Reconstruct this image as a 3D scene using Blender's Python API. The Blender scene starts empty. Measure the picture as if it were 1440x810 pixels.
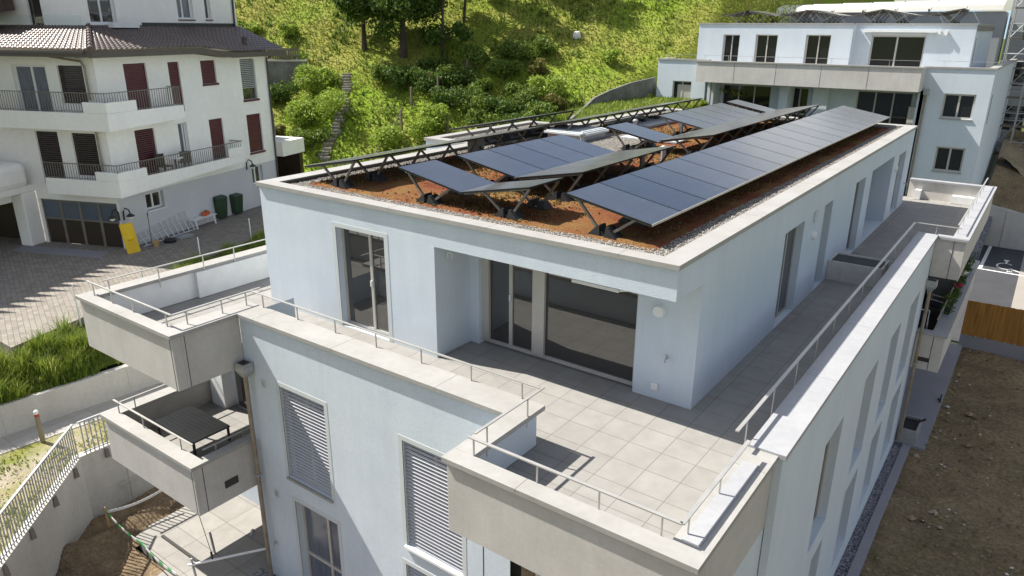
import bpy, bmesh, math, random
import numpy as np
from mathutils import Vector, Matrix
random.seed(7); rng = np.random.default_rng(11)
scene = bpy.context.scene
COL = scene.collection
R = math.radians

# ------------------------------------------------------------------ materials
def new_mat(name):
    m = bpy.data.materials.new(name); m.use_nodes = True
    nt = m.node_tree; b = nt.nodes['Principled BSDF']
    return m, nt, b

def coords(nt, scale=(1, 1, 1)):
    tc = nt.nodes.new('ShaderNodeTexCoord'); mp = nt.nodes.new('ShaderNodeMapping')
    mp.inputs['Scale'].default_value = scale
    nt.links.new(tc.outputs['Object'], mp.inputs['Vector'])
    return mp.outputs['Vector']

def noise(nt, vec, scale, detail=4, rough=.6):
    n = nt.nodes.new('ShaderNodeTexNoise'); n.inputs['Scale'].default_value = scale
    n.inputs['Detail'].default_value = detail; n.inputs['Roughness'].default_value = rough
    nt.links.new(vec, n.inputs['Vector']); return n.outputs['Fac']

def ramp(nt, fac, stops):
    r = nt.nodes.new('ShaderNodeValToRGB'); e = r.color_ramp.elements
    while len(e) < len(stops): e.new(.5)
    for k, (p, c) in enumerate(stops):
        e[k].position = p; e[k].color = (*c, 1)
    nt.links.new(fac, r.inputs['Fac']); return r.outputs['Color']

def mix(nt, fac, a, b, mode='MIX'):
    n = nt.nodes.new('ShaderNodeMix'); n.data_type = 'RGBA'; n.blend_type = mode
    for s, v in ((0, fac), (6, a), (7, b)):
        if isinstance(v, (int, float)): n.inputs[s].default_value = v
        elif isinstance(v, tuple): n.inputs[s].default_value = (*v, 1)
        else: nt.links.new(v, n.inputs[s])
    return n.outputs[2]

def math_(nt, op, a, b=None):
    n = nt.nodes.new('ShaderNodeMath'); n.operation = op
    for k, v in enumerate((a, b)):
        if v is None: continue
        if isinstance(v, (int, float)): n.inputs[k].default_value = v
        else: nt.links.new(v, n.inputs[k])
    return n.outputs[0]

def bump(nt, b, fac, strength=.3, dist=.02):
    n = nt.nodes.new('ShaderNodeBump'); n.inputs['Strength'].default_value = strength
    n.inputs['Distance'].default_value = dist
    nt.links.new(fac, n.inputs['Height']); nt.links.new(n.outputs['Normal'], b.inputs['Normal'])

def mat(name, c, c2=None, scale=2., lo=.35, hi=.65, rough=.8, metal=0., bs=0., bscale=60., bdist=.01, stretch=(1, 1, 1), spec=.5, fine=0., fscale=40, streak=0.):
    m, nt, b = new_mat(name)
    b.inputs['Roughness'].default_value = rough; b.inputs['Metallic'].default_value = metal
    b.inputs['Specular IOR Level'].default_value = spec
    v = coords(nt, stretch)
    if c2 is None: c2 = tuple(x * .9 for x in c)
    col = ramp(nt, noise(nt, v, scale, 6), [(lo, c), (hi, c2)])
    if fine:
        f = ramp(nt, noise(nt, v, fscale, 3), [(.3, (1 - fine,) * 3), (.7, (1 + fine,) * 3)])
        col = mix(nt, 1., col, f, 'MULTIPLY')
    if streak:
        f = ramp(nt, noise(nt, coords(nt, (1.6, 1.6, .12)), 1.7, 6, .7), [(.35, (1 - streak,) * 3), (.6, (1, 1, 1)), (.75, (1 + streak * .4,) * 3)])
        col = mix(nt, 1., col, f, 'MULTIPLY')
    nt.links.new(col, b.inputs['Base Color'])
    if bs: bump(nt, b, noise(nt, v, bscale, 4), bs, bdist)
    return m

M = {}
M['stucco'] = mat('pale_blue_stucco', (.585, .64, .69), (.545, .603, .66), 1.1, bs=.32, bscale=46, bdist=.02, fine=.05, fscale=25, rough=.9, spec=.2, streak=.045)
M['stucco_smooth'] = mat('pale_blue_render', (.585, .645, .70), (.55, .612, .675), .9, bs=.2, bscale=50, bdist=.008, rough=.9, spec=.2, streak=.04, fine=.03, fscale=30)
M['trim'] = mat('window_surround', (.52, .55, .55), (.50, .53, .53), 2, rough=.8)
M['concrete'] = mat('fair_faced_concrete', (.52, .497, .47), (.44, .418, .39), 1.1, .3, .7, bs=.1, bscale=30, fine=.05, fscale=14, rough=.85, spec=.3, streak=.07)
M['concrete_pale'] = mat('pale_concrete', (.60, .575, .535), (.50, .475, .44), .8, .3, .7, bs=.1, bscale=25, fine=.06, fscale=9, rough=.85, spec=.3, streak=.07)
M['coping'] = mat('coping_sheet', (.345, .335, .32), (.295, .285, .268), .9, rough=.55, spec=.4, fine=.05, fscale=7)
M['coping_blue'] = mat('coping_sheet_cool', (.355, .357, .37), (.31, .312, .328), .9, rough=.5, fine=.05, fscale=7)
M['frame'] = mat('window_frame_aluminium', (.50, .475, .435), rough=.45, metal=.2)
M['white_frame'] = mat('white_window_frame', (.75, .75, .74), rough=.5)
M['steel'] = mat('brushed_steel', (.52, .505, .48), (.44, .43, .41), 3, rough=.42, metal=.55)
M['galv'] = mat('galvanised_steel', (.42, .43, .44), (.34, .35, .36), 6, rough=.5, metal=.5)
M['dark_metal'] = mat('dark_anodised_metal', (.055, .053, .05), rough=.45, metal=.4)
M['taupe_metal'] = mat('rail_profile', (.22, .20, .175), (.18, .165, .145), 2, rough=.5, metal=.4)
M['slat'] = mat('blind_slat', (.37, .37, .395), rough=.5, metal=.1)
M['copper'] = mat('copper_pipe', (.30, .27, .22), (.24, .19, .14), 4, rough=.5, metal=.4)
M['black'] = mat('black_rubber', (.015, .015, .016), rough=.6)
M['white_paint'] = mat('white_paint', (.78, .78, .77), (.72, .72, .71), 3, rough=.5)
M['house_white'] = mat('white_house_render', (.87, .845, .80), (.82, .795, .75), .7, bs=.12, bscale=45, bdist=.006, fine=.03, fscale=6, rough=.9, spec=.2, streak=.02)
M['house_grey'] = mat('grey_plinth_render', (.56, .56, .58), (.52, .52, .54), .7, bs=.1, rough=.9, spec=.2)
M['burgundy'] = mat('burgundy_shutter', (.105, .022, .030), (.085, .018, .026), 3, rough=.45)
M['brown_shutter'] = mat('dark_brown_blind', (.045, .028, .026), rough=.5)
M['rooftile'] = mat('brown_roof_tile', (.10, .066, .057), (.06, .041, .037), 3, rough=.42, fine=.2, fscale=9)
M['fascia'] = mat('brown_fascia', (.11, .09, .08), rough=.6)
M['garage'] = mat('garage_panel_brown', (.035, .022, .013), rough=.4)
M['yellow'] = mat('yellow_board', (.75, .50, .0), (.66, .40, .0), 2.5, rough=.5)
M['bin'] = mat('green_bin_plastic', (.016, .045, .018), rough=.45)
M['orange'] = mat('orange_plastic', (.55, .10, .015), rough=.5)
M['green_tape'] = mat('green_tape', (.09, .42, .14), rough=.5)
M['white_tape'] = mat('white_tape', (.75, .75, .75), rough=.5)
M['wood'] = mat('weathered_wood', (.20, .165, .125), (.13, .105, .08), 4, stretch=(4, 4, .6), rough=.85)
M['ochre_wood'] = mat('ochre_fence_boards', (.42, .20, .034), (.25, .11, .018), 2.2, stretch=(5, 5, .35), rough=.7)
M['table'] = mat('anthracite_table', (.20, .19, .17), (.16, .152, .135), 3, rough=.55)
M['navy'] = mat('navy_fabric', (.012, .02, .05), rough=.85)
M['asphalt'] = mat('asphalt', (.055, .055, .062), (.042, .042, .048), .8, bs=.25, bscale=120, fine=.15, fscale=70, rough=.9)
M['pad'] = mat('concrete_pad', (.27, .26, .28), (.23, .225, .245), .7, fine=.06, rough=.9)
M['line'] = mat('road_paint', (.75, .75, .74), rough=.7)
M['tarp'] = mat('white_tarpaulin', (.82, .80, .74), (.78, .76, .70), .6, rough=.55)
M['siding'] = mat('grey_cladding', (.36, .38, .40), (.32, .34, .36), .5, rough=.7)
M['redbrown'] = mat('red_brown_facade', (.14, .06, .05), rough=.8)
M['stone'] = mat('rough_stone', (.30, .275, .23), (.17, .16, .13), 3, bs=.5, bscale=14, bdist=.05, fine=.12, rough=.9)
M['bark'] = mat('tree_bark', (.085, .065, .048), (.05, .038, .028), 6, stretch=(3, 3, .5), bs=.6, bscale=20, bdist=.03, rough=.95)
M['insul'] = mat('pale_membrane', (.60, .63, .64), (.54, .57, .58), 3, rough=.5)
M['pvframe'] = mat('pv_frame', (.02, .02, .022), rough=.4, metal=.5)
M['pvedge'] = mat('pv_edge', (.55, .52, .47), rough=.4, metal=.6)
M['wallgrey'] = mat('old_grey_wall', (.20, .20, .19), (.12, .12, .11), 1.2, fine=.15, fscale=5, bs=.3, bscale=12, rough=.95)
M['tan'] = mat('tan_clay', (.45, .30, .15), rough=.8)
M['pink'] = mat('pink_petals', (.6, .03, .12), rough=.7)
M['bluebag'] = mat('blue_fabric', (.04, .045, .12), rough=.8)
M['far_ridge'] = mat('far_ridge_haze_blue', (.20, .27, .33), (.16, .24, .29), .002, rough=1)  # distance haze put into the base colour as blue grey

def glass_mat(name, c, rough=.02, ior=1.9):
    m, nt, b = new_mat(name)
    b.inputs['Base Color'].default_value = (*c, 1); b.inputs['Roughness'].default_value = rough
    b.inputs['IOR'].default_value = ior
    return m
M['glass'] = glass_mat('dark_window_glass', (.035, .033, .03), .015, 2.1)
M['glass_far'] = glass_mat('far_window_glass', (.018, .02, .02), .03, 1.5)
M['red'] = mat('red_ring_paint', (.45, .03, .025), rough=.5)
M['court'] = mat('court_slab', (.30, .275, .245), (.27, .25, .22), .5, rough=.85)
M['glass_curtain'] = mat('curtained_glass', (.16, .17, .20), (.09, .10, .13), 5, stretch=(6, 6, .3), rough=.12)
M['milk'] = mat('frosted_garage_glass', (.10, .12, .16), (.08, .10, .14), 1.5, rough=.3)

def clear_glass():
    m, nt, b = new_mat('clear_balustrade_glass')
    b.inputs['Base Color'].default_value = (.9, .95, .94, 1); b.inputs['Roughness'].default_value = .02
    b.inputs['Transmission Weight'].default_value = 1.; b.inputs['IOR'].default_value = 1.1
    return m
M['balustrade_glass'] = clear_glass()

def pv_mat():
    m, nt, b = new_mat('photovoltaic_glass')
    v = coords(nt, (1, 1, 1)); sp = nt.nodes.new('ShaderNodeSeparateXYZ'); nt.links.new(v, sp.inputs[0])
    oi = nt.nodes.new('ShaderNodeObjectInfo')
    def line(axis, pitch, off, w):
        f = math_(nt, 'FRACT', math_(nt, 'DIVIDE', math_(nt, 'SUBTRACT', sp.outputs[axis], off), pitch))
        return math_(nt, 'GREATER_THAN', math_(nt, 'ABSOLUTE', math_(nt, 'SUBTRACT', f, .5)), .5 - w / pitch)
    g = math_(nt, 'MAXIMUM', line(0, .1755, .012, .004), line(1, .2, .02, .004))
    col = ramp(nt, oi.outputs['Random'], [(0, (.010, .014, .030)), (1, (.018, .024, .046))])
    dust = ramp(nt, noise(nt, v, 2.2, 6, .7), [(.35, (1, 1, 1)), (.75, (1.7, 1.6, 1.4))])
    nt.links.new(mix(nt, g, mix(nt, 1., col, dust, 'MULTIPLY'), (.045, .05, .065)), b.inputs['Base Color'])
    nt.links.new(math_(nt, 'ADD', .11, math_(nt, 'MULTIPLY', oi.outputs['Random'], .09)), b.inputs['Roughness'])
    b.inputs['IOR'].default_value = 1.8
    b.inputs['Sheen Weight'].default_value = .6; b.inputs['Sheen Roughness'].default_value = .25; b.inputs['Sheen Tint'].default_value = (.80, .74, .62, 1)
    return m
M['pv'] = pv_mat()

def tile_mat(name, c, c2, px, py, ox=0., oy=0., gap=.011, gapc=(.10, .095, .09), rough=.8, rot=0., brick=False):
    m, nt, b = new_mat(name); b.inputs['Roughness'].default_value = rough; b.inputs['Specular IOR Level'].default_value = .3
    tc = nt.nodes.new('ShaderNodeTexCoord'); mp = nt.nodes.new('ShaderNodeMapping')
    mp.inputs['Location'].default_value = (-ox, -oy, 0); mp.inputs['Rotation'].default_value = (0, 0, rot)
    nt.links.new(tc.outputs['Object'], mp.inputs['Vector'])
    sp = nt.nodes.new('ShaderNodeSeparateXYZ'); nt.links.new(mp.outputs['Vector'], sp.inputs[0])
    X, Y = math_(nt, 'DIVIDE', sp.outputs[0], px), math_(nt, 'DIVIDE', sp.outputs[1], py)
    if brick:
        X = math_(nt, 'ADD', X, math_(nt, 'MULTIPLY', math_(nt, 'MODULO', math_(nt, 'FLOOR', Y), 2.), .5))
    fx, fy = math_(nt, 'FRACT', X), math_(nt, 'FRACT', Y)
    gx = math_(nt, 'LESS_THAN', math_(nt, 'ABSOLUTE', math_(nt, 'SUBTRACT', fx, .5)), .5 - gap / px / 2)
    gy = math_(nt, 'LESS_THAN', math_(nt, 'ABSOLUTE', math_(nt, 'SUBTRACT', fy, .5)), .5 - gap / py / 2)
    inside = math_(nt, 'MULTIPLY', gx, gy)
    cb = nt.nodes.new('ShaderNodeCombineXYZ')
    nt.links.new(math_(nt, 'FLOOR', X), cb.inputs[0]); nt.links.new(math_(nt, 'FLOOR', Y), cb.inputs[1])
    wn = nt.nodes.new('ShaderNodeTexWhiteNoise'); nt.links.new(cb.outputs[0], wn.inputs['Vector'])
    tone = ramp(nt, wn.outputs['Value'], [(0., c), (1., c2)])
    cloud = ramp(nt, noise(nt, mp.outputs['Vector'], 2.6, 6, .65), [(.25, (.86, .86, .86)), (.75, (1.1, 1.1, 1.1))])
    nt.links.new(mix(nt, inside, gapc, mix(nt, 1., tone, cloud, 'MULTIPLY')), b.inputs['Base Color'])
    bump(nt, b, inside, .6, .006)
    return m
M['floor'] = tile_mat('terrace_tile', (.278, .268, .252), (.258, .247, .232), .6, .6, .17, .08, .010, (.14, .135, .125))
M['patio'] = tile_mat('patio_slab', (.31, .295, .27), (.275, .26, .24), .9, .9, -.1, .2)
M['pavers'] = tile_mat('yard_pavers', (.27, .243, .212), (.205, .182, .158), .24, .16, 0, 0, .012, (.11, .10, .085), .85, R(18), True)
M['steps_dark'] = tile_mat('path_slab', (.45, .425, .39), (.40, .375, .34), 1.6, 2.2, 0, 0, .012, (.25, .23, .2))

def gravel_mat(name, stops, scale=26):
    m, nt, b = new_mat(name); b.inputs['Roughness'].default_value = .9
    v = coords(nt); vo = nt.nodes.new('ShaderNodeTexVoronoi'); vo.inputs['Scale'].default_value = scale
    nt.links.new(v, vo.inputs['Vector'])
    sp = nt.nodes.new('ShaderNodeSeparateColor'); nt.links.new(vo.outputs['Color'], sp.inputs[0])
    nt.links.new(ramp(nt, sp.outputs[0], stops), b.inputs['Base Color'])
    bump(nt, b, math_(nt, 'SUBTRACT', 1., vo.outputs['Distance']), .8, .03)
    return m
M['gravel'] = gravel_mat('roof_gravel_stone', [(0, (.38, .355, .325)), (.5, (.26, .24, .215)), (.9, (.14, .125, .11))])
M['grey_gravel'] = gravel_mat('grey_gravel_stone', [(0, (.30, .29, .31)), (.5, (.17, .165, .18)), (.9, (.08, .08, .09))], 16)

def rand_island(nt, stops):
    g = nt.nodes.new('ShaderNodeNewGeometry'); return ramp(nt, g.outputs['Random Per Island'], stops)
def leaf_mat(name, stops, trans=.35, rough=.55, patch=None):
    m, nt, b = new_mat(name); b.inputs['Roughness'].default_value = rough; b.inputs['Specular IOR Level'].default_value = .25
    col = rand_island(nt, stops)
    if patch:
        col = mix(nt, ramp(nt, noise(nt, coords(nt), patch[0], 4), [(.42, (0, 0, 0)), (.6, (1, 1, 1))]), col, mix(nt, 1., col, patch[1], 'MULTIPLY'))
    nt.links.new(col, b.inputs['Base Color'])
    t = nt.nodes.new('ShaderNodeBsdfTranslucent'); nt.links.new(col, t.inputs['Color'])
    ms = nt.nodes.new('ShaderNodeMixShader'); ms.inputs[0].default_value = trans
    nt.links.new(b.outputs[0], ms.inputs[1]); nt.links.new(t.outputs[0], ms.inputs[2])
    nt.links.new(ms.outputs[0], nt.nodes['Material Output'].inputs['Surface'])
    return m
M['leaf_dark'] = leaf_mat('dark_tree_leaf', [(0, (.045, .085, .014)), (.6, (.085, .145, .024)), (1, (.15, .22, .045))])
M['leaf_mid'] = leaf_mat('mid_green_leaf', [(0, (.075, .12, .018)), (.6, (.14, .21, .03)), (1, (.23, .30, .06))])
M['leaf_light'] = leaf_mat('light_green_leaf', [(0, (.16, .24, .025)), (.6, (.28, .38, .045)), (1, (.42, .50, .12))])
M['leaf_olive'] = leaf_mat('olive_leaf', [(0, (.09, .10, .025)), (.6, (.17, .165, .04)), (1, (.28, .24, .07))])
M['grass_blade'] = leaf_mat('meadow_blade', [(0, (.145, .215, .024)), (.55, (.19, .265, .028)), (1, (.25, .30, .05))], .22, patch=(.16, (1.32, 1.06, 1.25)))
M['planter_blade'] = leaf_mat('long_grass_blade', [(0, (.14, .20, .02)), (.45, (.24, .32, .03)), (.8, (.34, .39, .07)), (1, (.44, .42, .16))], .35, patch=(.9, (.65, .75, .8)))
M['sedum_tuft'] = leaf_mat('sedum_tuft', [(0, (.10, .04, .02)), (.35, (.17, .08, .03)), (.6, (.23, .15, .05)), (1, (.13, .16, .03))], .15)

def ground_mat(name, stops, scale, fine=.25, fscale=22, bs=.6, bdist=.04, stops2=None, scale2=.3):
    m, nt, b = new_mat(name); b.inputs['Roughness'].default_value = .95; b.inputs['Specular IOR Level'].default_value = .1
    v = coords(nt); col = ramp(nt, noise(nt, v, scale, 8, .65), stops)
    if stops2: col = mix(nt, ramp(nt, noise(nt, v, scale2, 5), [(.42, (0, 0, 0)), (.58, (1, 1, 1))]), col, ramp(nt, noise(nt, v, scale * 1.7, 8, .7), stops2))
    f = ramp(nt, noise(nt, v, fscale, 5, .7), [(.3, (1 - fine,) * 3), (.7, (1 + fine,) * 3)])
    nt.links.new(mix(nt, 1., col, f, 'MULTIPLY'), b.inputs['Base Color'])
    bump(nt, b, noise(nt, v, fscale * .7, 6, .7), bs, bdist)
    return m
M['soil'] = ground_mat('bare_soil_earth', [(.3, (.15, .11, .068)), (.5, (.29, .215, .13)), (.72, (.46, .345, .21))], .5, .4, 9, 1., .12, [(.3, (.15, .115, .068)), (.7, (.30, .235, .135))], .25)
M['trench'] = ground_mat('trench_earth', [(.3, (.12, .09, .06)), (.5, (.26, .19, .12)), (.7, (.38, .29, .185))], 1.2, .35, 14, 1., .12)
M['sand'] = ground_mat('sandy_slope', [(.3, (.22, .175, .115)), (.7, (.34, .28, .19))], .4, .2, 5, .8, .1)
M['gravel_lawn'] = ground_mat('sparse_lawn', [(.3, (.27, .235, .18)), (.55, (.34, .30, .23)), (.75, (.20, .18, .11))], .7, .35, 26, .8, .03, [(.3, (.13, .155, .03)), (.55, (.21, .21, .055)), (.8, (.30, .27, .16))], .55)
M['meadow'] = ground_mat('meadow_ground', [(.3, (.135, .21, .018)), (.5, (.18, .265, .024)), (.72, (.24, .30, .042))], .28, .10, 12, .15, .03, [(.3, (.18, .21, .03)), (.7, (.29, .27, .075))], .10)
M['planter_soil'] = ground_mat('planter_soil', [(.3, (.05, .075, .012)), (.7, (.09, .11, .02))], 2)
M['sedum'] = ground_mat('sedum_substrate', [(.3, (.11, .036, .020)), (.5, (.17, .055, .027)), (.7, (.22, .085, .038))], .9, .45, 34, 1., .04, [(.3, (.17, .075, .030)), (.6, (.21, .12, .045)), (.8, (.13, .115, .03))], .55)

# ------------------------------------------------------------------ geometry helpers
class Fr:
    """vertical facade frame: s along the wall, o outward, z up"""
    def __init__(s, O, d, n=None, k=1.):
        s.k = k; s.O = Vector((O[0], O[1])); s.d = Vector(d[:2]).normalized()
        s.n = Vector(n[:2]).normalized() if n else Vector((s.d.y, -s.d.x))
    def __call__(s, a, o, z):
        p = s.O + s.d * (a * s.k) + s.n * o; return (p.x, p.y, z)
    def moved(s, a=0, o=0):
        p = s.O + s.d * a + s.n * o; return Fr(p, s.d, s.n, s.k)
W0 = Fr((0, 0), (1, 0), (0, 1))

class MB:
    def __init__(s): s.v = []; s.f = []; s.m = []
    def quad(s, *pts, mi=0):
        k = len(s.v); s.v += [tuple(p) for p in pts]; s.f.append(tuple(range(k, k + len(pts)))); s.m.append(mi); return s
    def hexa(s, P, mi=0):           # P: 4 bottom, 4 top
        k = len(s.v); s.v += [tuple(p) for p in P]
        for f in ((3, 2, 1, 0), (4, 5, 6, 7), (0, 1, 5, 4), (1, 2, 6, 5), (2, 3, 7, 6), (3, 0, 4, 7)):
            s.f.append(tuple(k + i for i in f)); s.m.append(mi)
        return s
    def box(s, x0, x1, y0, y1, z0, z1, fr=W0, mi=0):
        return s.hexa([fr(x0, y0, z0), fr(x1, y0, z0), fr(x1, y1, z0), fr(x0, y1, z0),
                       fr(x0, y0, z1), fr(x1, y0, z1), fr(x1, y1, z1), fr(x0, y1, z1)], mi)
    def prism(s, poly, z0, z1, mi=0):
        k = len(s.v); n = len(poly); s.v += [(x, y, z0) for x, y in poly] + [(x, y, z1) for x, y in poly]
        s.f.append(tuple(range(k + n - 1, k - 1, -1))); s.f.append(tuple(range(k + n, k + 2 * n)))
        for i in range(n): s.f.append((k + i, k + (i + 1) % n, k + n + (i + 1) % n, k + n + i))
        s.m += [mi] * (n + 2); return s
    def bar(s, p, q, w, h=None, up=(0, 0, 1), mi=0):      # rectangular bar p->q
        h = h or w; p, q = Vector(p), Vector(q); d = (q - p).normalized(); u = Vector(up)
        if abs(d.dot(u)) > .98: u = Vector((1, 0, 0))
        a = d.cross(u).normalized() * (w / 2); b = a.cross(d).normalized() * (h / 2)
        return s.hexa([p - a - b, p + a - b, q + a - b, q - a - b, p - a + b, p + a + b, q + a + b, q - a + b], mi)
    def tube(s, pts, r, n=8, mi=0, r2=None):
        pts = [Vector(p) for p in pts]; k = len(s.v); N = len(pts)
        for i, p in enumerate(pts):
            d = (pts[min(i + 1, N - 1)] - pts[max(i - 1, 0)]).normalized()
            u = Vector((0, 0, 1)) if abs(d.z) < .9 else Vector((1, 0, 0))
            a = d.cross(u).normalized(); b = a.cross(d)
            rr = r if r2 is None else r + (r2 - r) * i / (N - 1)
            for j in range(n):
                t = 2 * math.pi * j / n; s.v.append(tuple(p + a * math.cos(t) * rr + b * math.sin(t) * rr))
        for i in range(N - 1):
            for j in range(n):
                s.f.append((k + i * n + j, k + i * n + (j + 1) % n, k + (i + 1) * n + (j + 1) % n, k + (i + 1) * n + j)); s.m.append(mi)
        s.f.append(tuple(k + j for j in range(n - 1, -1, -1))); s.f.append(tuple(k + (N - 1) * n + j for j in range(n))); s.m += [mi, mi]
        return s
    def lathe(s, c, prof, n=16, mi=0, axis='z'):
        k = len(s.v)
        for r, z in prof:
            for j in range(n):
                t = 2 * math.pi * j / n; a, b = r * math.cos(t), r * math.sin(t)
                s.v.append((c[0] + a, c[1] + b, c[2] + z) if axis == 'z' else (c[0] + a, c[1] + z, c[2] + b))
        for i in range(len(prof) - 1):
            for j in range(n):
                s.f.append((k + i * n + j, k + i * n + (j + 1) % n, k + (i + 1) * n + (j + 1) % n, k + (i + 1) * n + j)); s.m.append(mi)
        s.f.append(tuple(k + j for j in range(n - 1, -1, -1))); s.f.append(tuple(k + (len(prof) - 1) * n + j for j in range(n))); s.m += [mi, mi]
        return s
    def facade(s, fr, s0, s1, z0, z1, holes=(), depth=.28, mi=0, rmi=None):
        rmi = mi if rmi is None else rmi
        S = sorted({s0, s1, *[h[0] for h in holes], *[h[1] for h in holes]}); Zs = sorted({z0, z1, *[h[2] for h in holes], *[h[3] for h in holes]})
        S = [a for a in S if s0 <= a <= s1]; Zs = [a for a in Zs if z0 <= a <= z1]
        for a, b in zip(S, S[1:]):
            for c, d in zip(Zs, Zs[1:]):
                m_, n_ = (a + b) / 2, (c + d) / 2
                if any(h[0] < m_ < h[1] and h[2] < n_ < h[3] for h in holes): continue
                s.quad(fr(a, 0, c), fr(b, 0, c), fr(b, 0, d), fr(a, 0, d), mi=mi)
        for h in holes:
            a, b, c, d = h[:4]; D = h[4] if len(h) > 4 else depth
            if D <= 0: continue
            if b < s1 - 1e-6: s.quad(fr(b, 0, c), fr(b, -D, c), fr(b, -D, d), fr(b, 0, d), mi=rmi)
            if a > s0 + 1e-6: s.quad(fr(a, 0, c), fr(a, -D, c), fr(a, -D, d), fr(a, 0, d), mi=rmi)
            if c > z0 + 1e-6: s.quad(fr(a, 0, c), fr(b, 0, c), fr(b, -D, c), fr(a, -D, c), mi=rmi)
            s.quad(fr(a, 0, d), fr(b, 0, d), fr(b, -D, d), fr(a, -D, d), mi=rmi)
        return s
    def mesh(s, name, mats, smooth=False, recalc=True):
        me = bpy.data.meshes.new(name); me.from_pydata(s.v, [], s.f)
        for m in (mats if isinstance(mats, (list, tuple)) else [mats]): me.materials.append(m if not isinstance(m, str) else M[m])
        me.polygons.foreach_set('material_index', s.m)
        if recalc:
            bm = bmesh.new(); bm.from_mesh(me); bmesh.ops.recalc_face_normals(bm, faces=bm.faces); bm.to_mesh(me); bm.free()
        if smooth: me.polygons.foreach_set('use_smooth', [True] * len(me.polygons))
        me.update(); return me
    def build(s, name, mats, parent=None, smooth=False, local=False, bevel=0.):
        o = bpy.data.objects.new(name, s.mesh(name, mats, smooth)); COL.objects.link(o)
        if parent is not None:
            o.parent = parent
            if not local: o.matrix_parent_inverse = world_of(parent).inverted()
        if bevel:
            b = o.modifiers.new('Bevel', 'BEVEL'); b.width = bevel; b.segments = 2; b.limit_method = 'ANGLE'
        return o

def world_of(o):
    m = Matrix.Translation(o.location) @ o.rotation_euler.to_matrix().to_4x4()
    if o.parent: m = world_of(o.parent) @ o.matrix_parent_inverse @ m
    return m

def tag(o, label, cat, group=None, kind=None):
    if label: o['label'] = label
    if cat: o['category'] = cat
    if group: o['group'] = group
    if kind: o['kind'] = kind
    return o
def structure(o): o['kind'] = 'structure'; return o
def thing(name, label, cat, loc=(0, 0, 0), rz=0., group=None):
    o = bpy.data.objects.new(name, None); COL.objects.link(o); o.empty_display_size = .2
    o.location = loc; o.rotation_euler = (0, 0, rz); return tag(o, label, cat, group)
def children(o): return [c for c in COL.objects if c.parent == o]
def copy_tree(o, parent=None):
    c = o.copy(); COL.objects.link(c)
    if parent: c.parent = parent
    for ch in children(o): copy_tree(ch, c)
    return c

def pos(o, fr_pt): o.location = fr_pt; return o

def window(par, fr, s0, s1, z0, z1, inset=.16, fw=.065, splits=(.5,), hs=(), glass='glass', frame='frame', sill=None, blind=0., blind_mat='slat', label=None, name='window', slat=.082, handle=False, guide=False):
    """frame part with glass, sill, blind as sub-parts"""
    f = fr.moved(0, -inset); g = MB(); t = .06
    g.box(s0, s1, -t, 0, z0, z0 + fw, f); g.box(s0, s1, -t, 0, z1 - fw, z1, f)
    g.box(s0, s0 + fw, -t, 0, z0 + fw, z1 - fw, f); g.box(s1 - fw, s1, -t, 0, z0 + fw, z1 - fw, f)
    for q in splits:
        c = s0 + (s1 - s0) * q; g.box(c - fw * .55, c + fw * .55, -t, .004, z0 + fw, z1 - fw, f)
    for q in hs:
        c = z0 + (z1 - z0) * q; g.box(s0 + fw, s1 - fw, -t, .002, c - fw * .6, c + fw * .6, f)
    if guide: g.box(s0 + .0, s0 + .12, .004, .05, z0, z1, f)
    w = g.build(name, frame, par)
    if label: w['label'] = label
    if glass: MB().quad(f(s0 + .01, -.03, z0 + .01), f(s1 - .01, -.03, z0 + .01), f(s1 - .01, -.03, z1 - .01), f(s0 + .01, -.03, z1 - .01)).build('glass_pane', glass, w)
    if handle:
        c = s0 + (s1 - s0) * splits[0]; h = MB().box(c - .015, c + .015, .006, .05, (z0 + z1) / 2 - .08, (z0 + z1) / 2 + .05, f); h.build('handle', 'white_frame', w)
    if sill: MB().box(s0 - .04, s1 + .04, -.02, inset + .06, z0 - .06, z0 - .004, f).build('sill', sill, w)
    if blind:
        b = MB(); zz = z1 - .03; zb = z1 - (z1 - z0) * blind; bf = fr.moved(0, -inset + .085)
        while zz > zb + .02:
            b.hexa([bf(s0 + .012, -.014, zz - .014), bf(s1 - .012, -.014, zz - .014), bf(s1 - .012, .016, zz - .046), bf(s0 + .012, .016, zz - .046),
                    bf(s0 + .012, -.014, zz - .008), bf(s1 - .012, -.014, zz - .008), bf(s1 - .012, .016, zz - .040), bf(s0 + .012, .016, zz - .040)]); zz -= slat
        b.build('blind', blind_mat, w)
    return w

def railing(par, pts, posts, h=.30, name='railing', w=.045, th=.02, mat_='steel', foot=0.):
    """handrail polyline (3D points at rail top) and upright posts (x, y, zbase)"""
    g = MB()
    for p, q in zip(pts, pts[1:]): g.bar(p, q, w, th)
    r = g.build(name, mat_, par)
    for (x, y, z) in posts:
        b = MB().bar((x, y, z - foot), (x, y, z + h - th / 2), .028, .014)
        b.build('post', mat_, r)
    return r
# ------------------------------------------------------------------ the blue apartment building
G0 = -9.5
bld = thing('apartment_building', 'pale blue apartment block with concrete balconies and a roof full of solar panels', 'building', (-4.5, 10, G0))
FF = Fr((0, -2.065), (1, 0), (0, -1))          # front facade, s = x
SF = Fr((2.13, 0), (0, 1), (1, 0))             # long side facade, s = y
ZC = -2.325                                     # parapet coping level
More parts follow.
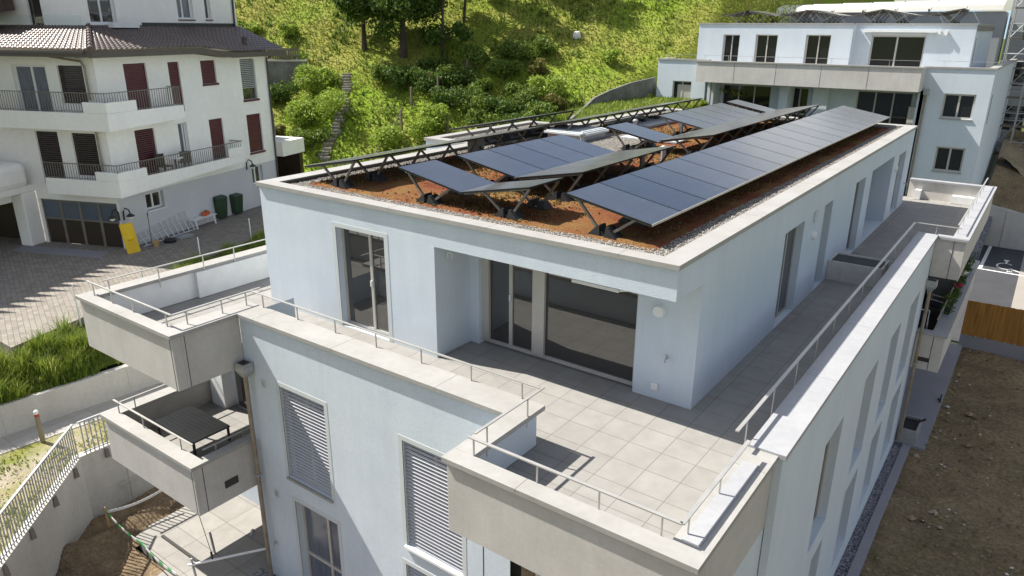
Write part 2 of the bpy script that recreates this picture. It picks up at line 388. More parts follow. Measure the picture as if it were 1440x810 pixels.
# lower walls
hF = [(-7.99, -6.55, -6.02, -3.75), (-4.34, -2.91, -6.14, -3.75), (-7.89, -6.45, -9.0, -6.62), (-4.40, -2.93, -9.0, -6.62), (-2.06, -1.81, -6.1, -3.75), (-2.06, -1.81, -9.0, -6.62)]
g = MB().facade(FF, -9.18, -1.81, G0, ZC - .09, [h for h in hF if h[0] < -2.1], .24).facade(FF, -1.81, 2.0, G0, -3.61, [(-1.81, -.6, -6.1, -3.75), (-1.81, -.6, -9.0, -6.62)], .24)
g.quad((-9.18, -2.065, G0), (-9.18, -.6, G0), (-9.18, -.6, ZC - .1), (-9.18, -2.065, ZC - .1))
g.quad((2.0, -2.065, G0), (2.0, -.72, G0), (2.0, -.72, -3.61), (2.0, -2.065, -3.61))
g.quad((2.01, -.72, G0), (2.13, -.72, G0), (2.13, -.72, ZC - .05), (2.01, -.72, ZC - .05))
g.build('front_wall', 'stucco', bld)
ys = [(2.40, 3.78), (5.75, 7.1), (8.62, 9.98), (11.38, 12.98)]
hS = [(a, b, -6.16, -3.70) for a, b in ys] + [(a + (.55 if k == 0 else .05), b + .05, -8.86, -6.66) for k, (a, b) in enumerate(ys)]
g = MB().facade(SF, -.72, 14.35, G0, ZC - .05, hS, .26)
g.quad((2.13, 14.35, G0), (.8, 14.35, G0), (.8, 14.35, -3.62), (2.13, 14.35, -3.62))
g.build('side_wall', 'stucco_smooth', bld)
g = MB().box(-13.0, -9.1, -.6, 24.0, G0, -3.45).box(-9.1, .8, -.6, 24.1, G0, -3.45)
g.build('rear_wall', 'stucco_smooth', bld)
# terrace slab and floor
g = MB().box(-12.8, 1.9, -1.99, 24.05, -3.55, -3.14); g.build('terrace_slab', 'concrete', bld)
g = MB(); g.quad((-12.84, -1.98, -3.115), (1.9, -1.98, -3.115), (1.9, 24.0, -3.115), (-12.84, 24.0, -3.115)); g.quad((-12.84, -3.44, -3.115), (-9.3, -3.44, -3.115), (-9.3, -1.98, -3.115), (-12.84, -1.98, -3.115)); g.quad((-1.66, -3.45, -3.115), (1.82, -3.45, -3.115), (1.82, -1.98, -3.115), (-1.66, -1.98, -3.115)); g.quad((1.9, 14.5, -3.111), (2.8, 14.5, -3.111), (2.8, 24.0, -3.111), (1.9, 24.0, -3.111))
g.build('terrace_floor', 'floor', bld)
# facade parapet between the two corner balconies
g = MB().box(-9.18, -1.81, -2.03, -1.55, -3.1, ZC - .085); g.build('parapet', 'stucco_smooth', bld)
def coping(par, name, boxes, m='coping', seams=()):
    g = MB()
    for b in boxes: g.box(*b)
    for b in seams: g.box(*b, mi=1)
    return g.build(name, [m, 'taupe_metal'], par, bevel=.004)
coping(bld, 'coping', [(-9.12, -1.81, -2.14, -1.52, ZC - .085, ZC)], seams=[(x, x + .008, -2.142, -1.518, ZC - .07, ZC + .0025) for x in (-8.6, -6.1, -3.4)])
P_front = [(-7.8, -1.56, ZC), (-6.61, -1.56, ZC), (-5.43, -1.56, ZC), (-4.24, -1.56, ZC), (-3.05, -1.56, ZC), (-1.95, -1.56, ZC), (-8.98, -1.56, ZC)]
railing(bld, [(-9.37, -1.56, ZC + .3), (-1.6, -1.56, ZC + .3)], P_front)

def corner_balcony(name, x0, x1, y0, y1, top, left_wall=True, right_wall=True, right_y=None, label=None, floor=None, xback=None, right_t=.3):
    """concrete tub: front panel, side panels, slab; returns the part"""
    zb = top - 1.28; g = MB(); t = .2; c = top - .085
    g.box(x0, x1, y0, y0 + t, zb, c)
    if left_wall: g.box(x0, x0 + t, y0 + t, y1, zb, c)
    if right_wall: g.box(x1 - t, x1, y0 + t, right_y if right_y is not None else y1, zb, c)
    g.box(x0 + t, x1 - t, y0 + t, min(y1, -2.0) if y0 < -3.6 and top > -3 else y1, zb + .002, zb + .2)
    b = g.build(name, 'concrete', bld, bevel=.006)
    if label: b['label'] = label
    return b
# upper balcony, front left
bl = corner_balcony('balcony', -13.04, -9.18, -3.63, 24.0, ZC, right_y=-2.07)
coping(bl, 'coping', [(-13.1, -9.12, -3.69, -3.40, ZC - .085, ZC), (-13.1, -12.68, -3.40, 24.0, ZC - .085, ZC), (-9.64, -9.12, -3.40, -1.52, ZC - .085, ZC)],
       seams=[(-11.2, -11.19, -3.692, -3.398, ZC - .06, ZC + .0025), (-9.642, -9.118, -2.6, -2.592, ZC - .06, ZC + .0025)])
MB().box(-9.26, -9.245, -3.634, -3.45, ZC - 1.28, ZC - .09).box(-9.183, -9.178, -3.36, -3.345, ZC - 1.28, ZC - .09).build('panel_joint', 'dark_metal', bl)
g = MB().box(-12.84, -12.74, -3.43, 1.0, -3.1, ZC - .09).box(-12.84, -12.62, -.95, 8.0, -3.1, ZC - .088); g.build('inner_wall', 'white_paint', bl)
railing(bl, [(-13.0, -3.42, ZC + .3), (-9.43, -3.42, ZC + .3)], [(-12.73, -3.42, ZC), (-11.9, -3.42, ZC), (-11.0, -3.42, ZC), (-9.65, -3.42, ZC)])
railing(bl, [(-9.43, -3.42, ZC + .3), (-9.43, -1.3, ZC + .3)], [(-9.43, -3.1, ZC), (-9.40, -2.3, ZC), (-9.40, -1.7, ZC)])
railing(bl, [(-12.7, -3.2, ZC + .3), (-12.7, 2.6, ZC + .3)], [(-12.66, y, ZC - .22) for y in (-3.1, -1.9, -.7, .2, 1.5)], h=.52)
# lower balcony, front left
ZL = -5.415
b2 = corner_balcony('balcony', -13.04, -9.18, -3.63, -.6, ZL, label='lower concrete balcony with a dark table')
coping(b2, 'coping', [(-13.1, -9.12, -3.69, -3.34, ZL - .085, ZL), (-13.1, -12.72, -3.34, -.6, ZL - .085, ZL), (-9.36, -9.12, -3.34, -2.07, ZL - .085, ZL)])
MB().box(-9.183, -9.177, -3.42, -3.405, ZL - 1.28, ZL - .09).box(-9.26, -9.245, -3.634, -3.45, ZL - 1.28, ZL - .09).build('panel_joint', 'dark_metal', b2)
MB().box(-9.18, -9.15, -2.95, -2.62, -6.34, -6.17).build('drain_grille', 'dark_metal', b2)
MB().quad((-12.84, -3.43, -6.19), (-9.3, -3.43, -6.19), (-9.3, -.6, -6.19), (-12.84, -.6, -6.19)).build('balcony_floor', 'floor', b2)
railing(b2, [(-12.95, -3.38, ZL + .3), (-9.5, -3.38, ZL + .3)], [(-12.75, -3.38, ZL), (-11.6, -3.38, ZL), (-10.0, -3.38, ZL)])
railing(b2, [(-12.7, -3.38, ZL + .3), (-12.7, -1.0, ZL + .3)], [(-12.7, -3.0, ZL), (-12.7, -1.9, ZL)])
railing(b2, [(-9.42, -3.2, ZL + .12), (-9.42, -2.0, ZL + .12)], [(-9.42, -2.9, ZL - .1), (-9.42, -2.2, ZL - .1)], h=.22)
# loggia wall behind the lower balcony: pilaster and dark door
g = MB().box(-12.75, -12.15, -.95, -.6, -6.2, -3.6); g.build('pilaster', 'white_paint', bld)
d = MB().box(-12.0, -10.0, -.66, -.602, -6.19, -3.9).build('door', 'frame', bld)
MB().box(-11.93, -10.05, -.68, -.64, -6.12, -3.95).build('glass_pane', 'glass', d)
# front right balcony
br = corner_balcony('balcony', -1.81, 2.01, -3.645, -.72, ZC, left_wall=False, label='wide concrete balcony corner at the front right')
MB().box(-1.81, -1.65, -3.44, -1.56, -3.6, ZC - .086).build('cheek_wall', 'stucco_smooth', br)
coping(br, 'coping', [(-1.87, 2.07, -3.70, -3.40, ZC - .085, ZC), (-1.87, -1.5, -3.40, -1.53, ZC - .083, ZC + .004), (1.60, 2.07, -3.40, -.72, ZC - .085, ZC)],
       seams=[(-.55, -.54, -3.702, -3.398, ZC - .06, ZC + .0025), (1.598, 2.07, -1.31, -1.30, ZC - .02, ZC + .0025)])
MB().box(1.70, 1.93, -3.33, -1.2, ZC + .001, ZC + .018).build('coping_upstand', 'coping_blue', br)
railing(br, [(-1.58, -3.42, ZC + .3), (1.72, -3.42, ZC + .3)], [(-1.5, -3.40, ZC), (-.39, -3.40, ZC), (.58, -3.40, ZC), (1.46, -3.40, ZC)], w=.05)
railing(br, [(1.72, -3.42, ZC + .3), (1.72, -1.1, ZC + .3)], [(1.72, -3.2, ZC), (1.72, -2.17, ZC)], w=.06)
railing(br, [(-1.56, -3.3, ZC + .3), (-1.56, -1.5, ZC + .3)], [(-1.53, -3.05, ZC - .2), (-1.53, -2.0, ZC - .2)], h=.5)
MB().quad((-1.3, -3.2, -3.108), (-.9, -3.2, -3.108), (-.9, -2.9, -3.108), (-1.3, -2.9, -3.108)).build('floor_drain', 'dark_metal', br)
# big side parapet
ZW = ZC + .04
MB().box(1.70, 2.10, -.70, 14.33, -3.1, ZW - .085).build('parapet', 'concrete', bld)
coping(bld, 'coping', [(1.62, 2.18, -.76, 14.38, ZW - .085, ZW)], 'coping_blue', [(1.619, 2.182, y, y + .008, ZW - .06, ZW + .0025) for y in (2.2, 5.2, 8.2, 11.2)])
railing(bld, [(1.50, -1.0, ZC + .33), (1.50, 14.3, ZC + .33)], [(1.52, y, -2.75) for y in (-.6, .7, 2.0, 3.3, 4.6, 5.9, 7.2, 8.5, 9.8, 11.1, 12.4, 13.7)], h=.77, w=.055)
railing(bld, [(1.50, 14.3, ZC + .33), (2.75, 14.3, ZC + .33)], [(2.1, 14.32, -2.75)], h=.77)
# right rear balconies
def rear_balcony(top, label, y1=24.15):
    zb = top - 1.28; g = MB(); c = top - .08
    g.box(2.14, 2.93, 14.36, 14.56, zb, c); g.box(2.73, 2.93, 14.56, y1, zb, c); g.box(-.1 if top > -3 else 2.14, 2.73, y1 - .2, y1, zb, c)
    g.box(.8, 2.73, 14.56, y1 - .2, zb + .002, zb + .2)
    b = g.build('balcony', 'concrete_pale', bld, bevel=.006); b['label'] = label
    coping(b, 'coping', [(2.14, 2.99, 14.30, 14.62, top - .08, top), (2.55, 2.99, 14.62, y1, top - .08, top), (-.1 if top > -3 else 2.14, 2.55, y1 - .28, y1 + .03, top - .08, top)], 'coping_blue')
    MB().box(2.62, 2.635, 14.352, 14.358, zb, c).build('panel_joint', 'dark_metal', b)
    return b
ru = rear_balcony(ZC, 'pale balcony corner sticking out past the long side wall')
railing(ru, [(2.62, 14.7, ZC + .33), (2.62, 24.0, ZC + .33)], [(2.62, y, ZC - .25) for y in (15, 16.3, 17.6, 18.9, 20.2, 21.5, 22.8)], h=.58)
MB().box(0.2, .42, 23.6, 23.95, -3.1, -2.72).build('wall_block', 'white_paint', ru); MB().box(1.55, 2.5, 23.62, 23.94, -3.1, -2.8).build('bench_block', 'white_paint', ru)
rl = rear_balcony(-5.42, 'lower rear balcony hung with flowers')
MB().box(2.3, 2.62, 14.34, 14.365, -6.42, -6.28).build('drain_grille', 'dark_metal', rl)
MB().quad((.85, 14.5, -6.18), (2.8, 14.5, -6.18), (2.8, 24, -6.18), (.85, 24, -6.18)).build('balcony_floor', 'asphalt', rl)
railing(rl, [(2.60, 14.8, -5.1), (2.60, 24.0, -5.1)], [(2.60, y, -5.45) for y in (15, 16.4, 17.8, 19.2, 20.6, 22)], h=.35)
RF = Fr((.8, 0), (0, 1), (1, 0))
for a, b in ((15.0, 17.2), (18.2, 20.6), (21.3, 23.2)): window(bld, RF, a, b, -6.15, -3.8, -.03)

# ---- front windows
window(bld, FF, -7.99, -6.55, -6.02, -3.75, .14, blind=1., sill='coping', label='front window with its grey slatted blind closed')
window(bld, FF, -4.34, -2.91, -6.14, -3.75, .14, blind=1., sill='white_frame', guide=True)
window(bld, FF, -7.89, -6.45, -9.0, -6.62, .17, splits=(.62,), hs=(.36,), glass='glass_curtain', label='ground floor window with a curtain')
window(bld, FF, -4.40, -2.93, -9.0, -6.62, .14, blind=1.)
window(bld, FF, -2.06, -.6, -6.1, -3.75, .14); window(bld, FF, -2.0, -.6, -9.0, -6.62, .14)
MB().box(-2.42, -2.40, -2.068, -2.06, G0, -3.6).build('wall_joint', 'dark_metal', bld)
for a, b, c, d in hF[:4]:
    g = MB()
    for bx in ((a - .1, a, c - .02, d + .1), (b, b + .1, c - .02, d + .1), (a, b, d, d + .1)): g.box(bx[0], bx[1], -.01, .006, bx[2], bx[3], FF)
    g.build('window_surround', 'trim', bld)
for k, (a, b, c, d) in enumerate(hS): window(bld, SF, a, b, c, d, .17, splits=(.5,), sill=None)
# ---- attica
AF = Fr((0, .04), (1, 0), (0, -1)); AS = Fr((-.04, 0), (0, 1), (1, 0)); ZR = -.1
hA = [(-8.28, -6.74, -3.1, -.70, .22)]
g = MB().facade(AF, -10.96, -5.30, -3.6, -.09, hA)
g.quad(AF(-5.30, 0, -.645), AF(-.04, 0, -.645), AF(-.04, 0, -.09), AF(-5.30, 0, -.09))
g.quad((-10.96, .04, -3.6), (-10.96, 22.4, -3.6), (-10.96, 22.4, -.09), (-10.96, .04, -.09))
g.quad((-10.96, 22.4, -3.6), (-.04, 22.4, -3.6), (-.04, 22.4, -.09), (-10.96, 22.4, -.09))
g.build('upper_front_wall', 'stucco', bld)
g = MB()                                                    # loggia recess
g.quad((-5.30, .04, -3.6), (-5.30, 1.16, -3.6), (-5.30, 1.16, -.645), (-5.30, .04, -.645))
g.facade(Fr((0, 1.16), (1, 0), (0, -1)), -5.30, -.04, -3.6, -.64, [(-5.05, -1.25, -3.6, -.66, .2)])
g.quad((-5.30, .04, -.645), (-.04, .04, -.645), (-.04, 1.16, -.645), (-5.30, 1.16, -.645))
g.build('loggia_wall', 'stucco_smooth', bld)
hB = [(5.95, 7.47, -3.1, -.79, .3), (9.32, 10.14, -3.1, -.76, .3), (12.80, 14.10, -3.1, -.74, .3), (15.0, 18.64, -3.1, -.70, 1.6), (19.72, 21.12, -3.1, -.80, .3)]
MB().facade(AS, .04, 22.4, -3.6, -.09, [(.04, 1.16, -3.6, -.645, 0)] + hB).build('upper_side_wall', 'stucco_smooth', bld)
MB().quad((-1.64, 15, -3.1), (-1.64, 18.64, -3.1), (-1.64, 18.64, -.7), (-1.64, 15, -.7)).build('recess_wall', 'stucco_smooth', bld)
window(bld, AF, -8.28, -6.74, -3.08, -.70, .16, splits=(.60,), handle=True, label='narrow upper window with a cream blind inside')
g = MB()
for bx in ((-8.40, -8.28, -3.1, -.6), (-6.74, -6.62, -3.1, -.6), (-8.28, -6.74, -.70, -.6)): g.box(bx[0], bx[1], -.01, .006, bx[2], bx[3], AF)
g.build('window_surround', 'trim', bld)
LF = Fr((0, 1.16), (1, 0), (0, -1))
w = window(bld, LF, -5.05, -1.25, -3.08, -.66, .14, fw=.08, splits=(.20, .42), handle=True, label='wide sliding window in the recess')
MB().box(-3.70, -3.40, -.16, -.09, -3.0, -.70, LF).box(-5.05, -4.85, -.16, -.09, -3.0, -.70, LF).build('mullion', 'frame', w)
MB().bar((-2.35, .62, -.90), (-1.37, .62, -.90), .10, .06).bar((-1.37, .62, -.90), (-1.22, .70, -.88), .04, .04).build('awning_case', 'white_frame', bld)
MB().tube([(-5.15 + .07 * math.sin(t * .35), .35 + .0, -.88 + .07 * math.cos(t * .35)) for t in range(-7, 8)], .012, 6).build('cable_loop', 'white_frame', bld)
for k, (a, b, c, d, D) in enumerate(hB):
    if k != 3: window(bld, AS, a, b, c, d, .16, splits=(.5,))
window(bld, Fr((-1.64, 0), (0, 1), (1, 0)), 15.4, 18.2, -3.08, -.8, -.03)
# small wall fittings
def disc(p, n, r, t, m, name, par, seg=20):
    p, n = Vector(p), Vector(n); return MB().tube([p, p + n * t * .6, p + n * t], r, seg, r2=r * .82).build(name, m, par)
disc((-.80, 1.16, -1.32), (0, -1, 0), .125, .09, 'white_paint', 'wall_lamp', bld)
disc((-.04, 8.44, -1.37), (1, 0, 0), .11, .08, 'white_paint', 'wall_lamp', bld)
disc((-.04, 19.24, -1.23), (1, 0, 0), .11, .08, 'white_paint', 'wall_lamp', bld)
MB().box(-.06, .0, 8.24, 8.48, -1.0, -.72, W0).build('vent_grille', 'trim', bld)
MB().box(-.85, -.72, 1.12, 1.158, -2.92, -2.78).build('socket', 'white_paint', bld)
def tap(p, n, name='water_tap'):
    p, n = Vector(p), Vector(n); MB().tube([p, p + n * .1, p + n * .12 + Vector((0, 0, -.06))], .018, 8).bar(p + n * .06 + Vector((0, 0, .0)), p + n * .06 + Vector((0, 0, .07)), .07, .015).build(name, 'steel', bld)
tap((-.57, 1.15, -2.2), (0, -1, 0)); tap((-8.79, -2.07, -8.22), (0, -1, 0)); tap((-.04, 21.9, -2.2), (1, 0, 0))
for z in (-3.86, -6.71): MB().box(-8.62, -8.47, -2.085, -2.063, z - .09, z + .09).box(-8.60, -8.49, -2.088, -2.083, z - .07, z + .07, mi=1).build('vent_grille', ['trim', 'galv'], bld)
def downpipe(x, y, z1, z0, wallx=0):
    g = MB().tube([(x, y, z1 - .3), (x, y, z0)], .05, 10)
    o = g.build('downpipe', 'copper', bld, smooth=False)
    h = MB(); h.hexa([(x - .06, y - .06, z1 - .34), (x + .06, y - .06, z1 - .34), (x + .06, y + .06, z1 - .34), (x - .06, y + .06, z1 - .34),
                      (x - .15, y - .13, z1 - .2), (x + .15, y - .13, z1 - .2), (x + .15, y + .13, z1 - .2), (x - .15, y + .13, z1 - .2)])
    h.box(x - .15, x + .15, y - .13, y + .13, z1 - .2, z1).box(x - .11, x + .11, y - .09, y + .09, z1, z1 + .004, mi=1)
    h.build('hopper', ['galv', 'black'], o)
    MB().box(x - .07, x + .07, y - .065, y + .065, (z0 + z1) / 2, (z0 + z1) / 2 + .04).build('clamp', 'galv', o)
downpipe(-8.98, -2.22, -3.42, -9.2); downpipe(2.28, 14.12, -3.65, -9.3)
# ---- roof
g = MB().box(-10.9, -.1, .1, 22.35, -.5, -.14); g.box(-12.8, -10.9, 8.1, 14.15, -3.1, -.14); g.build('roof_slab', 'stucco_smooth', bld)
MB().quad((-12.85, 8.05, -3.1), (-10.9, 8.05, -3.1), (-10.9, 8.05, -.09), (-12.85, 8.05, -.09)).quad((-12.85, 8.05, -3.1), (-12.85, 14.2, -3.1), (-12.85, 14.2, -.09), (-12.85, 8.05, -.09)).quad((-12.85, 14.2, -3.1), (-10.9, 14.2, -3.1), (-10.9, 14.2, -.09), (-12.85, 14.2, -.09)).build('stair_tower_wall', 'stucco', bld)
coping(bld, 'roof_coping', [(-11.0, 0, -.03, .31, -.09, 0), (-.42, 0, .31, 22.5, -.09, 0), (-11.0, -10.55, .31, 8.1, -.09, 0), (-11.0, -10.55, 14.2, 22.5, -.09, 0), (-10.55, -.42, 22.0, 22.5, -.09, 0),
        (-12.9, -11.0, 8.0, 8.38, -.09, .003), (-12.9, -12.52, 8.38, 14.25, -.09, .003), (-12.52, -10.55, 13.87, 14.25, -.09, .003)],
       seams=[(x, x + .006, -.032, .31, -.07, .0025) for x in (-9.3, -6.5, -3.9, -1.1)] + [(-.42, .002, y, y + .006, -.07, .0025) for y in (4, 8, 12, 16, 20)] + [(-11.002, -10.55, y, y + .006, -.07, .0025) for y in (3, 6, 16, 19)])
MB().box(-10.95, -.05, .33, .34, -.14, -.02).box(-.45, -.44, .33, 22, -.14, -.02).box(-10.53, -10.52, .33, 22, -.14, -.02).build('upstand', 'dark_metal', bld)
gq = MB(); gq.quad((-10.55, .3, -.105), (-.42, .3, -.105), (-.42, 22.1, -.105), (-10.55, 22.1, -.105)); gq.quad((-12.55, 8.3, -.1), (-10.5, 8.3, -.1), (-10.5, 13.95, -.1), (-12.55, 13.95, -.1))
gq.build('roof_surface', 'gravel', bld)
def bumpy(name, x0, x1, y0, y1, z, step, amp, m, kind, par=None, edge=.12):
    nx, ny = max(2, int((x1 - x0) / step)), max(2, int((y1 - y0) / step))
    X, Y = np.meshgrid(np.linspace(x0, x1, nx), np.linspace(y0, y1, ny), indexing='ij')
    Z = z + amp * (rng.random(X.shape) - .3) + amp * .8 * np.sin(X * 3.1 + np.sin(Y * 2.3)) * np.sin(Y * 2.7)
    J = edge * (rng.random(X.shape) - .5)
    ed = np.zeros(X.shape, bool); ed[0, :] = ed[-1, :] = ed[:, 0] = ed[:, -1] = True
    X = X + np.where(ed, J, 0); Z = np.where(ed, z - .03, Z); Y = Y + np.where(ed, np.roll(J, 3), 0)
    v = np.stack([X, Y, Z], -1).reshape(-1, 3); i = np.arange(nx * ny).reshape(nx, ny)
    f = np.stack([i[:-1, :-1], i[1:, :-1], i[1:, 1:], i[:-1, 1:]], -1).reshape(-1, 4)
    me = bpy.data.meshes.new(name); me.from_pydata(v.tolist(), [], f.tolist()); me.materials.append(M[m])
    me.polygons.foreach_set('use_smooth', [True] * len(f)); o = bpy.data.objects.new(name, me); COL.objects.link(o)
    if par: o.parent = par; o.matrix_parent_inverse = world_of(par).inverted()
    else: o['kind'] = kind
    return o
bumpy('sedum_bed', -10.15, -.82, .82, 21.6, -.07, .12, .02, 'sedum', None, bld, .16)
# pale gravel field and vents by the skylight
gq = MB().box(-8.9, -6.4, 8.9, 13.2, -.1, -.03); gq.build('gravel_field', 'gravel', bld)
MB().box(-7.7, -5.6, 12.3, 13.4, -.03, .02).build('roof_membrane', 'insul', bld); MB().box(-10.2, -8.2, 15.5, 18.5, -.05, .03).build('roof_membrane', 'insul', bld)
sk = MB().box(-9.6, -8.2, 10.65, 12.15, -.1, .16).build('skylight', 'galv', bld)
g = MB()
for a, b, z0, z1 in ((.0, 0, .16, .24), (.06, .06, .24, .28), (.14, .14, .28, .31)): g.box(-9.7 + a, -8.1 - a, 10.55 + b, 12.25 - b, z0, z1)
g.build('dome', 'insul', sk, bevel=.02)
def vent(x, y, h=.45, r=.07, cap=.1):
    MB().lathe((x, y, -.1), [(r * 1.3, 0), (r * 1.3, .05), (r, .06), (r, h), (cap, h), (cap, h + .06), (r * .6, h + .1)], 12).build('vent_pipe', 'galv', bld)
for x, y in ((-7.6, 9.6), (-7.95, 13.9), (-6.3, 14.2), (-4.4, 8.7), (-4.3, 7.2)): vent(x, y)
MB().box(-8.6, -8.25, 8.3, 8.6, -.1, .28).build('chimney_block', 'coping', bld); MB().box(-9.9, -9.5, 6.7, 7.0, -.1, .4).build('chimney_block', 'coping', bld)
# bits on the right hand terrace
pl = thing('planter_box', 'grey box planter with dark soil across the side terrace', 'planter', (.65, 11.1, -3.115))
MB().box(-.68, .72, -.5, -.46, 0, .55).box(-.68, .72, .46, .5, 0, .55).box(-.68, -.64, -.46, .46, 0, .55).box(.68, .72, -.46, .46, 0, .55).build('box', 'concrete_pale', pl, local=True)
MB().box(-.64, .68, -.46, .46, .02, .50).build('soil', 'asphalt', pl, local=True)
# pebbles: the gravel margin as real stones
def pebbles(name, regions, n, size, m, label=None):
    areas = [(b - a) * (d - c) for a, b, c, d, z in regions]; T = sum(areas); V = []; F = []
    base = np.array([(1, 0, 0), (-1, 0, 0), (0, 1, 0), (0, -1, 0), (0, 0, 1), (0, 0, -1)], float)
    tri = np.array([(0, 2, 4), (2, 1, 4), (1, 3, 4), (3, 0, 4), (2, 0, 5), (1, 2, 5), (3, 1, 5), (0, 3, 5)])
    for (a, b, c, d, z), A in zip(regions, areas):
        k = int(n * A / T); P = np.stack([rng.uniform(a, b, k), rng.uniform(c, d, k), np.full(k, z)], 1)
        S = size * rng.uniform(.5, 1.3, (k, 1, 1)) * rng.uniform(.7, 1.3, (k, 6, 3)) * np.array([1, 1, .6])
        th = rng.uniform(0, 6.28, k); c_, s_ = np.cos(th), np.sin(th)
        B = base[None] * S; B = np.stack([B[..., 0] * c_[:, None] - B[..., 1] * s_[:, None], B[..., 0] * s_[:, None] + B[..., 1] * c_[:, None], B[..., 2]], -1)
        o = sum(len(x) for x in V); V.append((B + P[:, None]).reshape(-1, 3)); F.append((tri[None] + (np.arange(k) * 6)[:, None, None] + o).reshape(-1, 3))
    V = np.concatenate(V); F = np.concatenate(F); me = bpy.data.meshes.new(name); me.from_pydata(V.tolist(), [], F.tolist()); me.materials.append(M[m])
    o = bpy.data.objects.new(name, me); COL.objects.link(o); o['kind'] = 'stuff'; return o
m_, nt_, b_ = new_mat('pebble_stone'); b_.inputs['Roughness'].default_value = .85
nt_.links.new(rand_island(nt_, [(0, (.12, .11, .10)), (.5, (.23, .212, .19)), (1, (.38, .355, .32))]), b_.inputs['Base Color']); M['pebble'] = m_
pebbles('roof_gravel', [(-10.5, -.45, .32, .86, -.09), (-.85, -.45, .86, 22, -.09), (-10.5, -10.1, .86, 22, -.09), (-12.5, -11, 8.4, 13.85, -.085), (-8.9, -6.4, 8.9, 13.2, -.02)], 26000, .020, 'pebble')
m_, nt_, b_ = new_mat('slate_chip'); b_.inputs['Roughness'].default_value = .7
nt_.links.new(rand_island(nt_, [(0, (.07, .07, .085)), (.5, (.16, .155, .175)), (1, (.36, .35, .37))]), b_.inputs['Base Color']); M['chip'] = m_
m_, nt_, b_ = new_mat('earth_clod'); b_.inputs['Roughness'].default_value = .95
nt_.links.new(rand_island(nt_, [(0, (.12, .085, .05)), (.75, (.30, .22, .13)), (.9, (.36, .31, .25)), (1, (.62, .58, .52))]), b_.inputs['Base Color']); M['clod'] = m_
def tufts(name, P, hgt, wid, m, blades=4, lean=.5, kind='stuff'):
    """P: (n,3) roots; blades as bent triangles"""
    n = len(P); B = np.repeat(P, blades, 0); k = len(B)
    th = rng.uniform(0, 6.283, k); h = (np.repeat(hgt, blades) if hasattr(hgt, '__len__') else hgt) * rng.uniform(.5, 1.25, k); w = wid * rng.uniform(.6, 1.3, k); l = h * lean * rng.uniform(.1, 1., k); ph = rng.uniform(0, 6.283, k)
    off = np.stack([np.cos(ph), np.sin(ph), np.zeros(k)], 1) * (wid * 1.5 * rng.random(k))[:, None]
    B = B + off; side = np.stack([-np.sin(th), np.cos(th), np.zeros(k)], 1) * w[:, None]; out = np.stack([np.cos(th), np.sin(th), np.zeros(k)], 1) * l[:, None]
    up = np.array([0, 0, 1.])[None] * h[:, None]
    V = np.stack([B - side, B + side, B + side * .7 + up * .6 + out * .35, B - side * .7 + up * .6 + out * .35, B + up + out], 1).reshape(-1, 3)
    i = (np.arange(k) * 5)[:, None]; Q = np.concatenate([i, i + 1, i + 2, i + 3], 1); T = np.concatenate([i + 3, i + 2, i + 4], 1)
    me = bpy.data.meshes.new(name); me.from_pydata(V.tolist(), [], Q.tolist() + T.tolist()); me.materials.append(M[m])
    o = bpy.data.objects.new(name, me); COL.objects.link(o)
    if kind: o['kind'] = kind
    return o
k = 30000; P = np.stack([rng.uniform(-10.1, -1.0, k), rng.uniform(.9, 21.3, k), np.full(k, -.07)], 1)
keep = (np.sin(P[:, 0] * 1.1 + 1) * np.sin(P[:, 1] * .8) + rng.normal(0, .45, k)) > .05
tufts('sedum', P[keep], .045, .013, 'sedum_tuft', 4, .9)
# ------------------------------------------------------------------ solar arrays resting on the roof
PVW = 1.24; ZHI, ZLO = .64, .31
def pv_proto(sign):
    """panel in local coords, x 0..1.78 from its left edge, y 0..PVW"""
    za, zb = (ZHI, ZLO) if sign < 0 else (ZLO, ZHI)
    W = 1.78; g = MB(); e = .012; t = .032
    def z(x): return za + (zb - za) * x / W
    g.hexa([(0, .008, za - t), (W, .008, zb - t), (W, PVW - .008, zb - t), (0, PVW - .008, za - t), (0, .008, za), (W, .008, zb), (W, PVW - .008, zb), (0, PVW - .008, za)], 0)
    g.quad((e, .008 + e, z(e) + .003), (W - e, .008 + e, z(W - e) + .003), (W - e, PVW - .008 - e, z(W - e) + .003), (e, PVW - .008 - e, z(e) + .003), mi=1)
    lo = W if sign < 0 else 0.
    zl = zb if sign < 0 else za
    g.hexa([(lo - .008, .01, zl - t - .002), (lo + .008, .01, zl - t - .002), (lo + .008, PVW - .01, zl - t - .002), (lo - .008, PVW - .01, zl - t - .002),
            (lo - .008, .01, zl + .006), (lo + .008, .01, zl + .006), (lo + .008, PVW - .01, zl + .006), (lo - .008, PVW - .01, zl + .006)], 2)
    return g.mesh('solar_panel', ['pvframe', 'pv', 'pvedge'])
def trestle_proto(sign):
    za, zb = (ZHI, ZLO) if sign < 0 else (ZLO, ZHI); W = 1.78; g = MB()
    f = lambda x: za + (zb - za) * x / W - .05
    xb = .80 if sign < 0 else 1.2
    xl, xr = (.2, 1.42) if sign < 0 else (.59, 1.72)
    g.bar((xb - .02, 0, -.08), (xl, 0, f(xl)), .045, .05).bar((xb + .03, 0, -.08), (xr, 0, f(xr)), .045, .05)
    g.bar((.06, 0, f(.06)), (W - .06, 0, f(W - .06)), .04, .035)
    g.box(xl - .04, xl + .03, -.05, .05, f(xl) - .03, f(xl) + .04)
    return g.mesh('trestle', 'taupe_metal'), xb
def ballast_proto():
    g = MB(); g.hexa([(-.03, -.15, -.1), (.27, -.15, -.1), (.27, .15, -.1), (-.03, .15, -.1), (0., -.13, .12), (.04, -.13, .12), (.04, .13, .12), (0., .13, .12)])
    return g.mesh('ballast_block', 'black')
